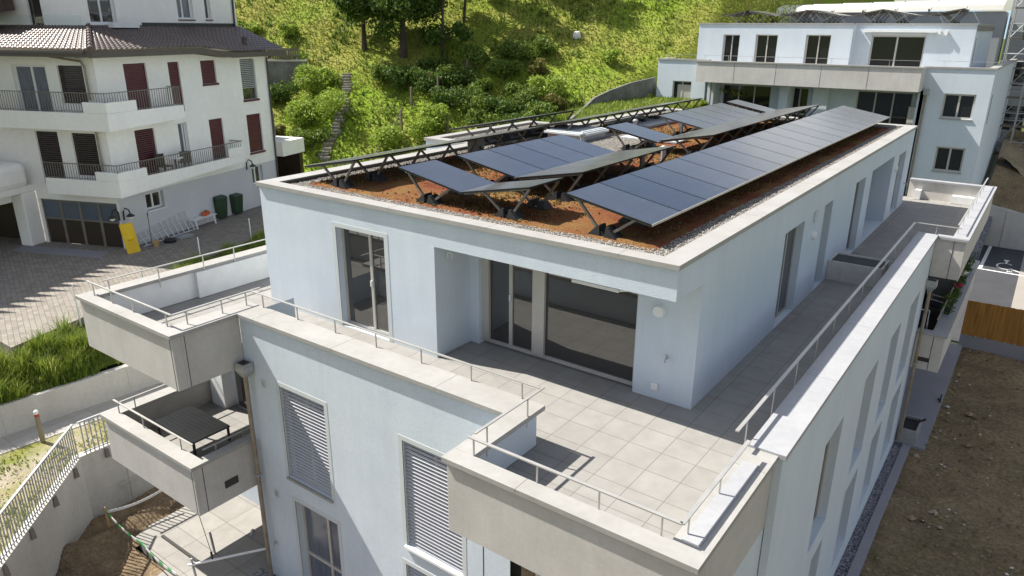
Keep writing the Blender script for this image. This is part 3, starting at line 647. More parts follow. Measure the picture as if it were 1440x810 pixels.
PVM = {s: pv_proto(s) for s in (-1, 1)}; TRM = {s: trestle_proto(s) for s in (-1, 1)}; BAL = ballast_proto()
def link(name, me, par, loc, rz=0.):
    o = bpy.data.objects.new(name, me); COL.objects.link(o); o.parent = par; o.location = loc; o.rotation_euler = (0, 0, rz); return o
def array(x0, y0, n, sign, label, group='rows of solar panels on the roof', pitch=PVW):
    r = thing('solar_array', label, 'solar array', (x0, y0, 0), 0, group)
    for k in range(n): o = link('solar_panel', PVM[sign], r, (0, k * pitch, 0)); o.scale = (1, pitch / PVW, 1)
    me, xb = TRM[sign]
    for k in range(n + 1):
        y = k * pitch + (.10 if k == 0 else -.10 if k == n else 0)
        t = link('trestle', me, r, (0, y, 0))
        link('ballast_block', BAL, t, (xb + .08, .02, 0)); link('ballast_block', BAL, t, (xb - .08, .06, 0), math.pi)
    return r
array(-2.76, .93, 17, -1, 'longest solar row, dark blue panels along the right roof edge')
array(-5.38, .95, 1, 1, 'single tilted panel at the front beside the start of the longest solar row')
array(-5.38, 2.92, 4, 1, 'four panel row, edge on and beige, in front of the gravel patch', pitch=1.21)
array(-5.38, 10.3, 9, 1, 'long beige edge on solar row just left of the longest row', pitch=1.29)
array(-7.13, .95, 1, -1, 'single blue panel near the front roof edge above the narrow window')
array(-7.13, 2.95, 4, -1, 'block of four grey blue panels behind the front single panel', pitch=1.18)
array(-7.03, 10.05, 1, -1, 'single dark panel standing beside the skylight', pitch=1.4)
array(-7.08, 13.9, 5, -1, 'block of five pale reflecting panels towards the far roof end', pitch=1.2)
array(-7.1, 20.55, 1, -1, 'lone pale panel at the far end of the roof', pitch=1.3)
array(-10.36, .95, 7, 1, 'row of panels seen edge on along the left roof parapet, front half', pitch=1.17)
array(-10.36, 10.6, 9, 1, 'row of panels seen edge on along the left roof parapet, far half', pitch=1.22)
array(-12.13, 8.5, 4, 1, 'short edge on row of panels on the stair tower roof', pitch=1.3)
# ------------------------------------------------------------------ white house on the left
YG = -5.5
A0 = (-26.77, 4.04)
HA = Fr(A0, (-2.36, 8.43), (8.43, 2.36)); HC = Fr(A0, (-3.97, -1.63), (1.63, -3.97))
hs = thing('white_house', 'white house with burgundy shutters, two wrap around balconies and a brown tiled roof', 'house', (*A0, YG))
wA = [(1.38, 2.55, -.15, 2.05), (3.77, 4.42, -.15, 2.03), (5.74, 6.7, .98, 2.02), (8.42, 9.52, .02, 1.99),
      (1.40, 2.46, -2.85, -.66), (3.84, 4.39, -2.85, -.62), (5.80, 6.72, -2.85, -.68), (8.46, 9.56, -2.65, -.73), (1.42, 2.42, -4.15, -3.40), (8.40, 9.24, -4.35, -3.38)]
g = MB().facade(HA, 0, 10.45, -3.3, 2.40, [h for h in wA if h[2] > -3], .22)
g.facade(HA, 0, 10.45, YG, -3.3, [h for h in wA if h[2] < -3], .3, mi=1)
wC = [(2.38, 4.05, -.15, 2.03), (.58, 1.80, .55, 2.03), (2.42, 3.55, -2.85, -.63), (.56, 1.75, -2.4, -.64), (.12, 4.0, YG, -3.53)]
g.facade(HC, 0, 4.15, YG, 2.42, wC, .25); g.facade(HC, 4.15, 6.3, -3.2, 2.42)
P = lambda *a: HA(*a)
g.quad(HA(10.45, 0, YG), HA(10.45, -6, YG), HA(10.45, -6, 2.4), HA(10.45, 0, 2.4))
g.build('wall', ['house_white', 'house_grey'], hs)
def shutter(fr, h, m, gap=0., label=None, slit=0):
    a, b, c, d = h; f = fr.moved(0, -.10); g = MB(); z = d - .02; zb = c + .04 + gap * (d - c)
    while z > zb:
        g.hexa([f(a + .03, -.015, z - .08), f(b - .03, -.015, z - .08), f(b - .03, .012, z - .085), f(a + .03, .012, z - .085),
                f(a + .03, -.02, z - (.012 if not slit else .03)), f(b - .03, -.02, z - (.012 if not slit else .03)), f(b - .03, .012, z - (.006 if not slit else .03)), f(a + .03, .012, z - (.006 if not slit else .03))]); z -= .088
    g.box(a, a + .03, -.03, .02, c, d, f).box(b - .03, b, -.03, .02, c, d, f)
    o = g.build('shutter', m, hs)
    if label: o['label'] = label
    MB().quad(f(a, -.08, c), f(b, -.08, c), f(b, -.08, d), f(a, -.08, d)).build('glass_pane', 'glass', o)
    if fr is HA and c > -2.8 and c not in (-.15,) or gap: MB().box(a - .03, b + .05, -.02, .16, c - .10, c - .004, f).build('sill', 'burgundy', o)
    return o
for k in (0, 1, 2): shutter(HA, wA[k], 'burgundy')
shutter(HA, wA[3], 'galv', gap=.27, slit=1, label='half lowered grey blind'); shutter(HA, wA[4], 'burgundy', slit=1); shutter(HA, wA[6], 'burgundy'); shutter(HA, wA[7], 'burgundy')
window(hs, HA, *wA[5], .14, frame='white_frame', splits=(.7,), glass='glass_curtain')
for k in (8, 9): window(hs, HA, *wA[k], .18, fw=.08, frame='white_frame', sill='white_frame')
window(hs, HC, *wC[0], .14, fw=.09, frame='white_frame', splits=(.48,), glass='glass_curtain', label='white glazed balcony door with drawn curtains')
for k in (1, 2, 3): shutter(HC, wC[k], 'brown_shutter', slit=1, label='dark brown slatted shutter')
gd = MB()
for k in range(4):
    a = .12 + .97 * k; gd.box(a, a + .07, -.1, -.04, YG, -3.53, HC).box(a + .90, a + .97, -.1, -.04, YG, -3.53, HC).box(a, a + .97, -.1, -.045, -3.62, -3.53, HC).box(a, a + .97, -.1, -.045, -4.42, -4.34, HC)
gd = gd.build('garage_door', 'taupe_metal', hs); gd['label'] = 'four leaf garage door with frosted upper glass'
for k in range(4):
    a = .19 + .97 * k
    MB().box(a, a + .83, -.09, -.07, -4.34, -3.62, HC).build('frosted_pane', 'milk', gd)
    MB().box(a, a + .83, -.09, -.07, YG + .02, -4.42, HC).build('door_panel', 'garage', gd)
# balconies (solid apron, open rail fields)
def corner_pts(oa, oc):                 # corner of offset lines
    m = np.array([[HA.d.x, -HC.d.x], [HA.d.y, -HC.d.y]]); p = HC.O + HC.n * oc - HA.O - HA.n * oa
    s, t = np.linalg.solve(m, np.array([p.x, p.y])); return s, t
def house_balcony(zbot, zlow, zsol, zrail, sA, sC, solidA, endA, slope, label):
    oa, oc = .85, .62; s0, t0 = corner_pts(oa, oc); fa, fc = HA.moved(0, oa), HC.moved(0, oc); g = MB(); th = .14
    def apron(f, a, b, za, zb_, z1):
        g.hexa([f(a, -th, za), f(b, -th, zb_), f(b, 0, zb_), f(a, 0, za), f(a, -th, z1), f(b, -th, z1), f(b, 0, z1), f(a, 0, z1)])
    apron(fa, s0, sA, zbot, zbot + slope, zlow); apron(fc, t0, sC, zbot, zbot, zlow)
    apron(fa, s0, solidA, zlow + .003, zlow + .003, zsol); apron(fc, t0, .32, zlow + .003, zlow + .003, zsol)
    if endA: apron(fa, endA, sA, zlow + .003, zlow + .003, zsol + .05)
    g.hexa([HA(-.0, -.05, zbot + .05), HA(sA, -.05, zbot + .05 + slope), fa(sA, -th, zbot + .05 + slope), fa(s0 + .1, -th, zbot + .05), HA(0, -.05, zlow - .25), HA(sA, -.05, zlow - .25), fa(sA, -th, zlow - .25), fa(s0 + .1, -th, zlow - .25)])
    g.hexa([HC(.0, -.05, zbot + .05), HC(sC, -.05, zbot + .05), fc(sC, -th, zbot + .05), fc(t0 + .1, -th, zbot + .05), HC(0, -.05, zlow - .25), HC(sC, -.05, zlow - .25), fc(sC, -th, zlow - .25), fc(t0 + .1, -th, zlow - .25)])
    g.hexa([HA(sA - th, -.05, zbot + slope), HA(sA, -.05, zbot + slope), fa(sA, -th, zbot + slope), fa(sA - th, -th, zbot + slope), HA(sA - th, -.05, zlow), HA(sA, -.05, zlow), fa(sA, -th, zlow), fa(sA - th, -th, zlow)])
    b = g.build('balcony', 'house_white', hs, bevel=.01); b['label'] = label
    r = MB()
    for f, a, c in ((fa, s0, endA or sA), (fc, t0, sC)):
        r.bar(f(a, -.06, zrail), f(c, -.06, zrail), .05, .03); q = a + .06
        lim = solidA if f is fa else .32
        while q < c:
            zb_ = zsol if q < lim else zlow; r.bar(f(q, -.06, zb_), f(q, -.06, zrail), .018, .018); q += .125
        q = lim; r.bar(f(lim, -.06, zlow + .06), f(c, -.06, zlow + .06), .03, .02)
    if endA: r.bar(fa(endA, -.06, zrail), fa(sA, -.06, zrail + .02), .05, .03)
    f = fa; r.bar(f(sA, -.06, zrail), HA(sA, .05, zrail), .05, .03)
    q = .1
    while q < oa: r.bar(HA(sA - .06, q, zlow), HA(sA - .06, q, zrail), .018, .018); q += .125
    r.build('railing', 'taupe_metal', b)
house_balcony(-.45, .26, .68, 1.03, 3.5, 6.5, .97, None, .14, 'upper white balcony with a grey bar railing')
house_balcony(-3.12, -2.45, -2.09, -1.80, 7.0, 2.85, .95, 5.95, .32, 'lower white balcony with a grey bar railing')
# tiled roof
def tile_patch(P00, P10, P11, P01, pu=.26, pv=.34, amp=.035):
    P00, P10, P11, P01 = map(Vector, (P00, P10, P11, P01)); L = (P10 - P00).length; S = (P01 - P00).length
    nu, nv = int(L / pu * 6), int(S / pv * 5); k = []; v = []
    for j in range(nv + 1):
        t = j / nv
        for i in range(nu + 1):
            u = i / nu; p = (P00 * (1 - u) + P10 * u) * (1 - t) + (P01 * (1 - u) + P11 * u) * t
            a = u * L / pu; b = (t * S / pv) % 1
            h = amp * (abs(math.sin(math.pi * a)) * 1.3) + .04 * (1 - b)
            v.append((p.x, p.y, p.z + h))
    f = [(j * (nu + 1) + i, j * (nu + 1) + i + 1, (j + 1) * (nu + 1) + i + 1, (j + 1) * (nu + 1) + i) for j in range(nv) for i in range(nu)]
    return v, f
ca = corner_pts(.85, .85); ci = corner_pts(-3, -3)
e = lambda s: 2.62 if s < 5.1 else 2.62 - .24 * min(1, (s - 5.1) / 2)
g = MB()
ZT = 3.5
def add(vf): k = len(g.v); g.v.extend(vf[0]); g.f.extend(tuple(k + i for i in q) for q in vf[1]); g.m.extend([0] * len(vf[1]))
def hipA(t): return ca[0] + (ci[0] - ca[0]) * t
add(tile_patch(HA(ca[0], .85, 2.62), HA(5.1, .85, 2.62), HA(5.6, -3, ZT), HA(ci[0], -3, ZT)))
add(tile_patch(HA(5.1, .85, 2.62), HA(7.1, .85, 2.38), HA(7.6, -3, ZT), HA(5.6, -3, ZT)))
add(tile_patch(HA(7.1, .85, 2.38), HA(11.05, .85, 2.38), HA(12.3, -3, ZT), HA(7.6, -3, ZT)))
add(tile_patch(HC(9.5, .85, 2.66), HC(ca[1], .85, 2.62), HC(ci[1], -3, ZT), HC(9.5, -3, ZT)))
rf = g.build('roof', 'rooftile', hs)
g = MB()
for k in range(9):
    t0, t1 = k / 9, (k + 1.1) / 9; p = lambda t: Vector(HA(hipA(t), .85 - 3.85 * t, 2.68 + .88 * t))
    g.tube([p(t0), p(t1)], .13, 8, r2=.09)
g.build('ridge_tiles', 'rooftile', rf)
g = MB()
for a, b in ((ca[0], 5.1), (5.1, 7.1), (7.1, 11.05)):
    g.hexa([HA(a, .70, e(a) - .26), HA(b, .70, e(b) - .26), HA(b, .80, e(b) - .26), HA(a, .80, e(a) - .26), HA(a, .70, e(a) - .02), HA(b, .70, e(b) - .02), HA(b, .84, e(b) - .02), HA(a, .84, e(a) - .02)])
    g.hexa([HA(a, -.02, e(a) - .26), HA(b, -.02, e(b) - .26), HA(b, .70, e(b) - .24), HA(a, .70, e(a) - .24), HA(a, -.02, e(a) - .2), HA(b, -.02, e(b) - .2), HA(b, .70, e(b) - .2), HA(a, .70, e(a) - .2)])
g.box(ca[1], 9.5, .70, .84, 2.38, 2.62, HC).box(.0, 9.5, -.02, .70, 2.38, 2.44, HC)
g.box(ca[1] + .3, 9.5, .86, .96, 2.52, 2.62, HC)
g.build('eaves', 'fascia', rf)
for s_, z1 in ((10.35, 2.2),): MB().tube([HA(11.0, .7, 2.3), HA(10.75, .3, 2.15), HA(10.4, .08, 1.95), HA(10.36, .07, -5.4)], .045, 8).build('downpipe', 'dark_metal', hs)
MB().tube([HC(1.6, .8, 2.5), HC(1.5, .5, 2.38), HC(.5, .12, 2.2), HC(.38, .1, 2.0), HC(.38, .1, .7)], .045, 8).build('downpipe', 'copper', hs)
MB().tube([HC(.38, .1, -.5), HC(.38, .1, -2.5)], .045, 8).build('downpipe', 'copper', hs)
MB().lathe(HA(9.2, -.2, 2.65), [(.12, 0), (.12, .3), (.16, .32), (.10, .42)], 10).build('roof_vent', 'rooftile', rf)
def lantern(p, n):
    p = Vector(p); n = Vector(n).normalized()
    o = MB().tube([p + n * .03 + Vector((0, 0, -.25)), p + n * .05 + Vector((0, 0, .12)), p + n * .18 + Vector((0, 0, .28)), p + n * .36 + Vector((0, 0, .22)), p + n * .42 + Vector((0, 0, .06))], .028, 8).build('wall_lamp', 'black', hs)
    MB().lathe(p + n * .42, [(.06, .06), (.17, -.02), (.16, -.05)], 12).lathe(p + n * .42, [(.12, -.05), (.09, -.14), (.03, -.17)], 12, mi=1).build('lamp_shade', ['dark_metal', 'white_paint'], o)
lantern(HA(8.02, 0, -3.2), (*HA.n, 0)); lantern(HA(.12, 0, -4.0), (*HA.n, 0)); lantern(HC(.06, 0, -4.0), (*HC.n, 0))
# forward wing with the second garage and rounded balcony front
wg = MB().box(5.9, 10.5, -.3, 7, -3.2, 2.42, HC); wg.box(4.16, 5.9, -.3, 3.6, -3.2, -2.9, HC).box(4.16, 4.75, 0, .72, YG, -3.2, HC); wg.box(4.75, 10.5, -.3, 3.5, -3.6, -3.2, HC).box(10.0, 10.5, -.3, 3.5, YG, -3.6, HC)
wg.build('wing_wall', 'house_white', hs, bevel=.05)
g = MB().box(4.02, 10, .3, 3.7, -2.95, -1.9, HC); g.build('wing_balcony', 'house_white', hs, bevel=.25)
g = MB().box(4.9, 9.9, -.25, -.2, YG, -3.6, HC); o = g.build('garage_door', 'garage', hs); o['label'] = 'plain brown garage door of the side wing'
g = MB()
g.v, g.f, g.m = [], [], []
add(tile_patch(HC(5.8, -.5, 2.62), HC(5.8, 8.6, 2.62), HC(9.6, 8.6, 3.5), HC(9.6, -.5, 3.5)))
k0 = MB()
for k in range(17):                     # unseen teeth added along the eave to cast the sawtooth yard shadow
    a = -.4 + .55 * k; k0.hexa([HC(5.9, a, 2.5), HC(5.9, a + .02, 2.5), HC(4.75, a + .05, 2.5), HC(5.9, a + .5, 2.5), HC(5.9, a, 2.58), HC(5.9, a + .02, 2.58), HC(4.75, a + .05, 2.58), HC(5.9, a + .5, 2.58)])
wr = g.build('wing_roof', 'rooftile', hs); k0.build('shadow_teeth', 'rooftile', wr)
# entrance side at the far end: canopy, retaining walls
MB().box(11.6, 13.6, -2.8, -.4, -3.35, -2.55, HA).build('entrance_balcony', 'house_white', hs)
MB().box(10.5, 13.4, -3.2, -2.6, YG, -3.36, HA).box(13.2, 13.5, -2.8, -.5, YG, -3.36, HA).build('entrance_wall', 'garage', hs)
# upper terraced house behind
uh = thing('terraced_house', 'white house rising behind the brown roof with a glass terrace balustrade', 'house', HA(6, -6, 3.5))
UA, UC = HA.moved(0, -3.02), HC.moved(0, -3.02); s0, t0 = corner_pts(-3.02, -3.02)
hU = [(s0 + .15, s0 + 1.55, 3.6, 6.2), (7.95, 9.0, 3.85, 5.2), (9.83, 10.25, 3.86, 5.1)]
g = MB().facade(UA, s0, 12.15, 2.4, 9, hU, .2)
g.facade(UC, t0, 12, 2.4, 9, [(5.0, 5.75, 3.55, 6.2)], .2)
g.quad(UA(12.15, 0, 1.5), UA(12.15, -9, 1.5), UA(12.15, -9, 9), UA(12.15, 0, 9)); g.build('wall', 'house_white', uh)
MB().hexa([UA(s0 - .6, .6, 8.95), UA(12.7, .6, 8.95), UA(12.7, -9.5, 8.95), UA(s0 - .6, -12, 8.95), UA(s0 - .6, .6, 9.15), UA(12.7, .6, 9.15), UA(12.7, -9.5, 10.2), UA(s0 - .6, -12, 10.2)]).build('roof', 'rooftile', uh)
MB().box(5.6, 12.0, .0, .03, 3.5, 3.68, UA).build('flashing', 'dark_metal', uh)
window(uh, UA, *hU[0], .14, fw=.09, frame='white_frame', splits=(.5,)); window(uh, UA, *hU[1], .14, fw=.09, frame='white_frame', splits=(.42,), sill='burgundy', glass='glass_curtain'); window(uh, UA, *hU[2], .14, fw=.07, frame='white_frame', splits=(), sill='burgundy')
window(uh, UC, 5.0, 5.75, 3.55, 6.2, .14, frame='dark_metal', splits=())
MB().tube([UA(12.05, .06, 8.8), UA(11.9, .08, 5.0), UA(11.85, .08, 3.4)], .05, 8).build('downpipe', 'dark_metal', uh)
rl_ = MB()
for a in np.arange(t0 - .2, 9.5, 1.2): rl_.box(a, a + 1.17, .55, .562, 3.45, 3.95, UC)
rl_.build('glass_balustrade', 'balustrade_glass', uh)
MB().box(s0 + .7, s0 + 2.1, .35, .7, 3.45, 3.66, UA).build('terrace_block', 'white_paint', uh)
# side roof piece with dark rafters at the top left
MB().hexa([UC(6.2, .2, 4.15), UC(12, .2, 3.9), UC(12, 1.6, 3.7), UC(6.4, 1.6, 3.95), UC(6.2, .2, 4.9), UC(12, .2, 5.2), UC(12, 1.6, 5.0), UC(5.7, 1.6, 4.45)]).build('side_roof', 'rooftile', uh)
# ---- things standing in the yard
wbin = None
def wheelie(fr_pt, rz, s, label):
    t = thing('wheelie_bin', label, 'bin', fr_pt, rz, 'green bins against the white house'); t.scale = (s, s, s)
    MB().hexa([(-.24, -.27, .06), (.24, -.27, .06), (.24, .22, .06), (-.24, .22, .06), (-.29, -.36, .98), (.29, -.36, .98), (.29, .33, .98), (-.29, .33, .98)]).build('body', 'bin', t, local=True, bevel=.02)
    MB().hexa([(-.30, -.38, .98), (.30, -.38, .98), (.30, .36, .98), (-.30, .36, .98), (-.26, -.32, 1.05), (.26, -.32, 1.05), (.26, .34, 1.07), (-.26, .34, 1.07)]).build('lid', 'bin', t, local=True, bevel=.02)
    for x in (-.24, .24): MB().tube([(x - .03, .30, .1), (x + .03, .30, .1)], .1, 14).build('wheel', 'black', t, local=True)
    MB().tube([(-.22, .40, 1.0), (.22, .40, 1.0)], .018, 8).build('handle', 'bin', t, local=True)
rzA = math.atan2(HA.d.y, HA.d.x)
wheelie((-28.35, 9.55, YG), rzA - .3, 1.1, 'larger green wheelie bin next to the white bench')
wheelie((-28.55, 10.6, YG), rzA - .15, .98, 'smaller green wheelie bin, farther from the white bench')
bn = thing('garden_bench', 'white slatted garden bench with curved legs against the white house', 'bench', (-27.75, 8.2, YG), rzA)
for k in range(3): MB().box(-.75, .75, -.30 + k * .15, -.17 + k * .15, .42, .45).build('seat_slat', 'white_paint', bn, local=True)
for k in range(2): MB().hexa([(-.75, .20 + .04 * k, .58 + .19 * k), (.75, .20 + .04 * k, .58 + .19 * k), (.75, .23 + .04 * k, .58 + .19 * k), (-.75, .23 + .04 * k, .58 + .19 * k), (-.75, .23 + .04 * k, .72 + .19 * k), (.75, .23 + .04 * k, .72 + .19 * k), (.75, .26 + .04 * k, .72 + .19 * k), (-.75, .26 + .04 * k, .72 + .19 * k)]).build('back_slat', 'white_paint', bn, local=True)
for x in (-.6, .6):
    MB().tube([(x, -.30, 0), (x, -.26, .2), (x, -.22, .42)], .04, 8).build('leg', 'white_paint', bn, local=True)
    MB().tube([(x, .22, 0), (x, .16, .25), (x, .20, .5), (x, .30, .93)], .035, 8).build('leg', 'white_paint', bn, local=True)
bx = thing('tool_box', 'orange plastic tool box lying on the white garden bench', 'box', (-27.86, 8.55, YG + .455), rzA + .4)
MB().hexa([(-.26, -.12, 0), (.26, -.12, 0), (.26, .12, 0), (-.26, .12, 0), (-.22, -.1, .16), (.22, -.1, .16), (.22, .1, .16), (-.22, .1, .16)]).build('case', 'orange', bx, local=True, bevel=.02)
MB().tube([(-.1, 0, .16), (-.1, 0, .21), (.1, 0, .21), (.1, 0, .16)], .015, 6).build('handle', 'dark_metal', bx, local=True)
ld = thing('aluminium_ladder', 'long aluminium ladder lying on its edge along the white house wall', 'ladder', (-26.5, 4.6, YG), rzA)
def tilt(x, h): return (x, .55 - h * .5, h * .92 + .03)
MB().bar((0, -.1, .04), (3.3, .0, .04), .06, .03).build('stile', 'insul', ld, local=True); MB().bar((.1, .36, .48), (3.2, .42, 1.0), .06, .03).build('stile', 'insul', ld, local=True); MB().bar((.05, .13, .26), (3.25, .22, .52), .05, .03).build('stile', 'insul', ld, local=True)
for k in range(10):
    a = .2 + k * .31; MB().bar((a, -.09 + .03 * k / 10, .05), (a + .02, .36 + .05 * k / 10, .49 + .05 * k), .035, .03).build('rung', 'insul', ld, local=True)
yb = thing('yellow_board', 'yellow board leaning upright at the corner of the garage', 'board', (-25.95, 3.95, YG), math.atan2(.5, -.02))
MB().hexa([(-.28, -.02, 0), (.28, -.02, 0), (.28, .03, 0), (-.28, .03, 0), (-.28, .30, 1.22), (.28, .30, 1.22), (.28, .35, 1.22), (-.28, .35, 1.22)]).build('board', 'yellow', yb, local=True, bevel=.01)
MB().box(-.1, .1, -.012, .36, .55, .58).build('crossbar', 'yellow', yb, local=True)
tag(MB().tube([(-26.35, 4.95, YG), (-26.62, 5.1, YG + 1.25)], .022, 6).tube([(-26.62, 5.1, YG + 1.25), (-26.64, 5.11, YG + 1.4)], .035, 6).build('broom_stick', 'wood'), 'thin pole leaning against the white wall beside the yellow board', 'pole')
bag = MB().lathe((-26.3, 5.75, YG), [(.1, 0), (.26, .03), (.28, .10), (.18, .17), (.05, .19)], 12).build('rubber_tub', 'black'); tag(bag, 'flat black rubber tub lying in front of the ladder', 'tub')
pot = MB().lathe((-26.1, 5.0, YG), [(.10, 0), (.14, .24), (.16, .25), (.13, .27)], 12).build('clay_pot', 'tan'); tag(pot, 'small tan pot standing by the foot of the yellow board', 'pot')
tag(MB().hexa([(-26.75, 6.2, YG + .004), (-26.3, 6.25, YG + .004), (-26.4, 6.95, YG + .004), (-26.85, 6.9, YG + .004), (-26.75, 6.2, YG + .05), (-26.3, 6.25, YG + .05), (-26.4, 6.95, YG + .07), (-26.85, 6.9, YG + .07)]).build('plastic_sheet', 'galv'), 'pale sheet lying on the paving below the ladder', 'sheet')
for k, (x0, y0, lab) in enumerate(((-1.0 + 3.3, 0, ''),)):
    pass
def bchair(p, rz, m, lab, grp):
    t = thing('balcony_chair', lab, 'chair', p, rz, grp)
    MB().box(-.25, .25, -.25, .25, .42, .46).build('seat', m, t, local=True); MB().box(-.25, .25, .22, .26, .46, .95).build('backrest', m, t, local=True)
    for x in (-.22, .22):
        for y in (-.22, .22): MB().box(x - .02, x + .02, y - .02, y + .02, 0, .42).build('leg', m, t, local=True)
    return t
bchair(HA(2.3, .45, -2.72), rzA, 'garage', 'dark chair behind the bars of the lower white balcony, left of the round table', 'chairs on the lower white balcony')
bchair(HA(3.5, .45, -2.72), rzA + 2.6, 'garage', 'dark chair behind the bars of the lower white balcony, right of the round table', 'chairs on the lower white balcony')
t = thing('bistro_table', 'small pale table between the chairs of the lower white balcony', 'table', HA(2.9, .5, -2.72))
MB().lathe((0, 0, 0), [(.35, .70), (.35, .73)], 16).build('top', 'white_paint', t, local=True); MB().lathe((0, 0, 0), [(.18, 0), (.03, .04), (.03, .7)], 10).build('stem', 'dark_metal', t, local=True)
# ------------------------------------------------------------------ terrain and vegetation
def ss(u, a, b): u = np.clip((u - a) / (b - a), 0, 1); return u * u * (3 - 2 * u)
def hill_np(x, y):
    b = -5.5 + 4.0 * ss(y + .6 * (x + 18), 14, 34); d = -27.35 - .2914 * x + .5728 * y - b; k = 1.2
    return b + np.where(np.abs(d) > k, np.maximum(d, 0), (d + k) ** 2 / (4 * k))
def hz(x, y): return float(hill_np(np.array(x, float), np.array(y, float)))
def rough_(x, y): return .10 * np.sin(x * .9 + np.sin(y * .7) * 1.5) * np.sin(y * .8 + .7)
# meadow hillside
X, Y = np.meshgrid(np.linspace(-95, 6, 203), np.linspace(14.3, 110, 192), indexing='ij')
Z = hill_np(X, Y); top = 24 + 3 * np.sin(X * .05)
far = ss(X, -22, -4) * 0
Z = np.minimum(Z, 9.5 + 2 * ss(-X, 10, 50)) - 30 * ss(X, -18, -11) * ss(Y, 43, 54) + rough_(X, Y) * np.clip((Z + 5.5) / 1.5, 0, 1) - .03
RWY = [27.0, 29.8, 32.2, 33.8, 35.1, 36.8, 38.9]; RWX = [-18.9, -20.1, -21.0, -21.3, -20.8, -20.1, -19.3]
Z = Z - 11 * ss(X, -18.2, -14.4) - 3 * ss(X - np.interp(Y, RWY, RWX), -.05, .5) * (Y < 39.5)
v = np.stack([X, Y, Z], -1).reshape(-1, 3); i = np.arange(X.size).reshape(X.shape)
f = np.stack([i[:-1, :-1], i[1:, :-1], i[1:, 1:], i[:-1, 1:]], -1)[X[:-1, :-1] < -10.5].reshape(-1, 4)
me = bpy.data.meshes.new('hillside'); me.from_pydata(v.tolist(), [], f.tolist()); me.materials.append(M['meadow']); me.polygons.foreach_set('use_smooth', [True] * len(f))
o = bpy.data.objects.new('hillside', me); COL.objects.link(o); structure(o)
def hgrass(name, n, box, h, w, m, blades=4, cond=None):
    x, y = rng.uniform(box[0], box[1], n), rng.uniform(box[2], box[3], n); z = hill_np(x, y) + rough_(x, y) * np.clip((hill_np(x, y) + 5.5) / 1.5, 0, 1) - .05
    k = (z < 10.2) & (z > -5.6) & (x + .25 * y > -62) & (x < np.where(y < 39.5, np.interp(y, RWY, RWX) - .1, -13.))
    if cond is not None: k &= cond(x, y, z)
    return tufts(name, np.stack([x, y, z], 1)[k], h, w, m, blades, .8)
hgrass('meadow_grass', 100000, (-58, -13, 18, 54), .13, .022, 'grass_blade', 4)

wp = lambda x, y, z: (np.sin(x * .55 + np.sin(y * .4) * 2) * np.sin(y * .6 + 1.3) + .5 * np.sin(x * 1.7 + y) + rng.normal(0, .35, len(x))) > .45
hgrass('tall_weeds', 11000, (-58, -19.5, 20, 52), .42, .05, 'leaf_mid', 4, wp)
hgrass('dry_stalks', 4500, (-58, -19.5, 20, 52), .38, .018, 'leaf_olive', 3)
def leaf_cloud(g_v, g_f, centres, radii, n, size, flat=.75, shell=.55):
    """n leaf quads spread through ellipsoids"""
    C = np.array(centres, float); Rr = np.array(radii, float); idx = rng.integers(0, len(C), n)
    d = rng.normal(size=(n, 3)); d /= np.linalg.norm(d, axis=1)[:, None]
    r = np.where(rng.random(n) < .7, rng.uniform(shell, 1.08, n), rng.random(n) ** .5)
    P = C[idx] + d * r[:, None] * Rr[idx] * np.array([1, 1, flat])
    a = rng.normal(size=(n, 3)) + d * .9; a /= np.linalg.norm(a, axis=1)[:, None]
    b = np.cross(a, rng.normal(size=(n, 3))); b /= np.linalg.norm(b, axis=1)[:, None]; c = np.cross(a, b)
    s = size * rng.uniform(.55, 1.35, n)[:, None]
    V = np.stack([P - b * s, P + c * s * .5 + a * s * .12, P + b * s, P - c * s * .5 + a * s * .12], 1).reshape(-1, 3)
    k = sum(len(x) for x in g_v); F = (np.arange(n) * 4)[:, None] + np.array([[0, 1, 2, 3]]) + k
    g_v.append(V); g_f.append(F)
def leaves_obj(name, gv, gf, m, par=None):
    me = bpy.data.meshes.new(name); me.from_pydata(np.concatenate(gv).tolist(), [], np.concatenate(gf).tolist()); me.materials.append(M[m])
    o = bpy.data.objects.new(name, me); COL.objects.link(o)
    if par: o.parent = par; o.matrix_parent_inverse = world_of(par).inverted()
    return o
def bush(x, y, w, h, m, label, group=None, n=1500, size=.11, lobes=7, z=None, name='bush', cat='bush'):
    z = hz(x, y) if z is None else z; r = thing(name, label, cat, (x, y, z), 0, group); cs = []; rs = []
    for k in range(lobes):
        a = rng.uniform(0, 6.28); q = rng.uniform(.1, .42) * w; zz = rng.uniform(.25, .85) * h * (1 - .35 * q / w)
        s = rng.uniform(.26, .42) * w * .62; cs.append((x + q * math.cos(a), y + q * math.sin(a), z + zz * .85)); rs.append((s, s, min(s, h * .42)))
    cs.append((x, y, z + h * .4)); rs.append((w * .36, w * .36, h * .45))
    gv, gf = [], []; leaf_cloud(gv, gf, cs, rs, n, size); leaves_obj('foliage', gv, gf, m, r)
    g = MB()
    for k in range(3): a = k * 2.1; g.tube([(x, y, z - .1), (x + .2 * w * math.cos(a), y + .2 * w * math.sin(a), z + h * .6)], .03, 6, r2=.012)
    g.build('stem', 'bark', r); return r
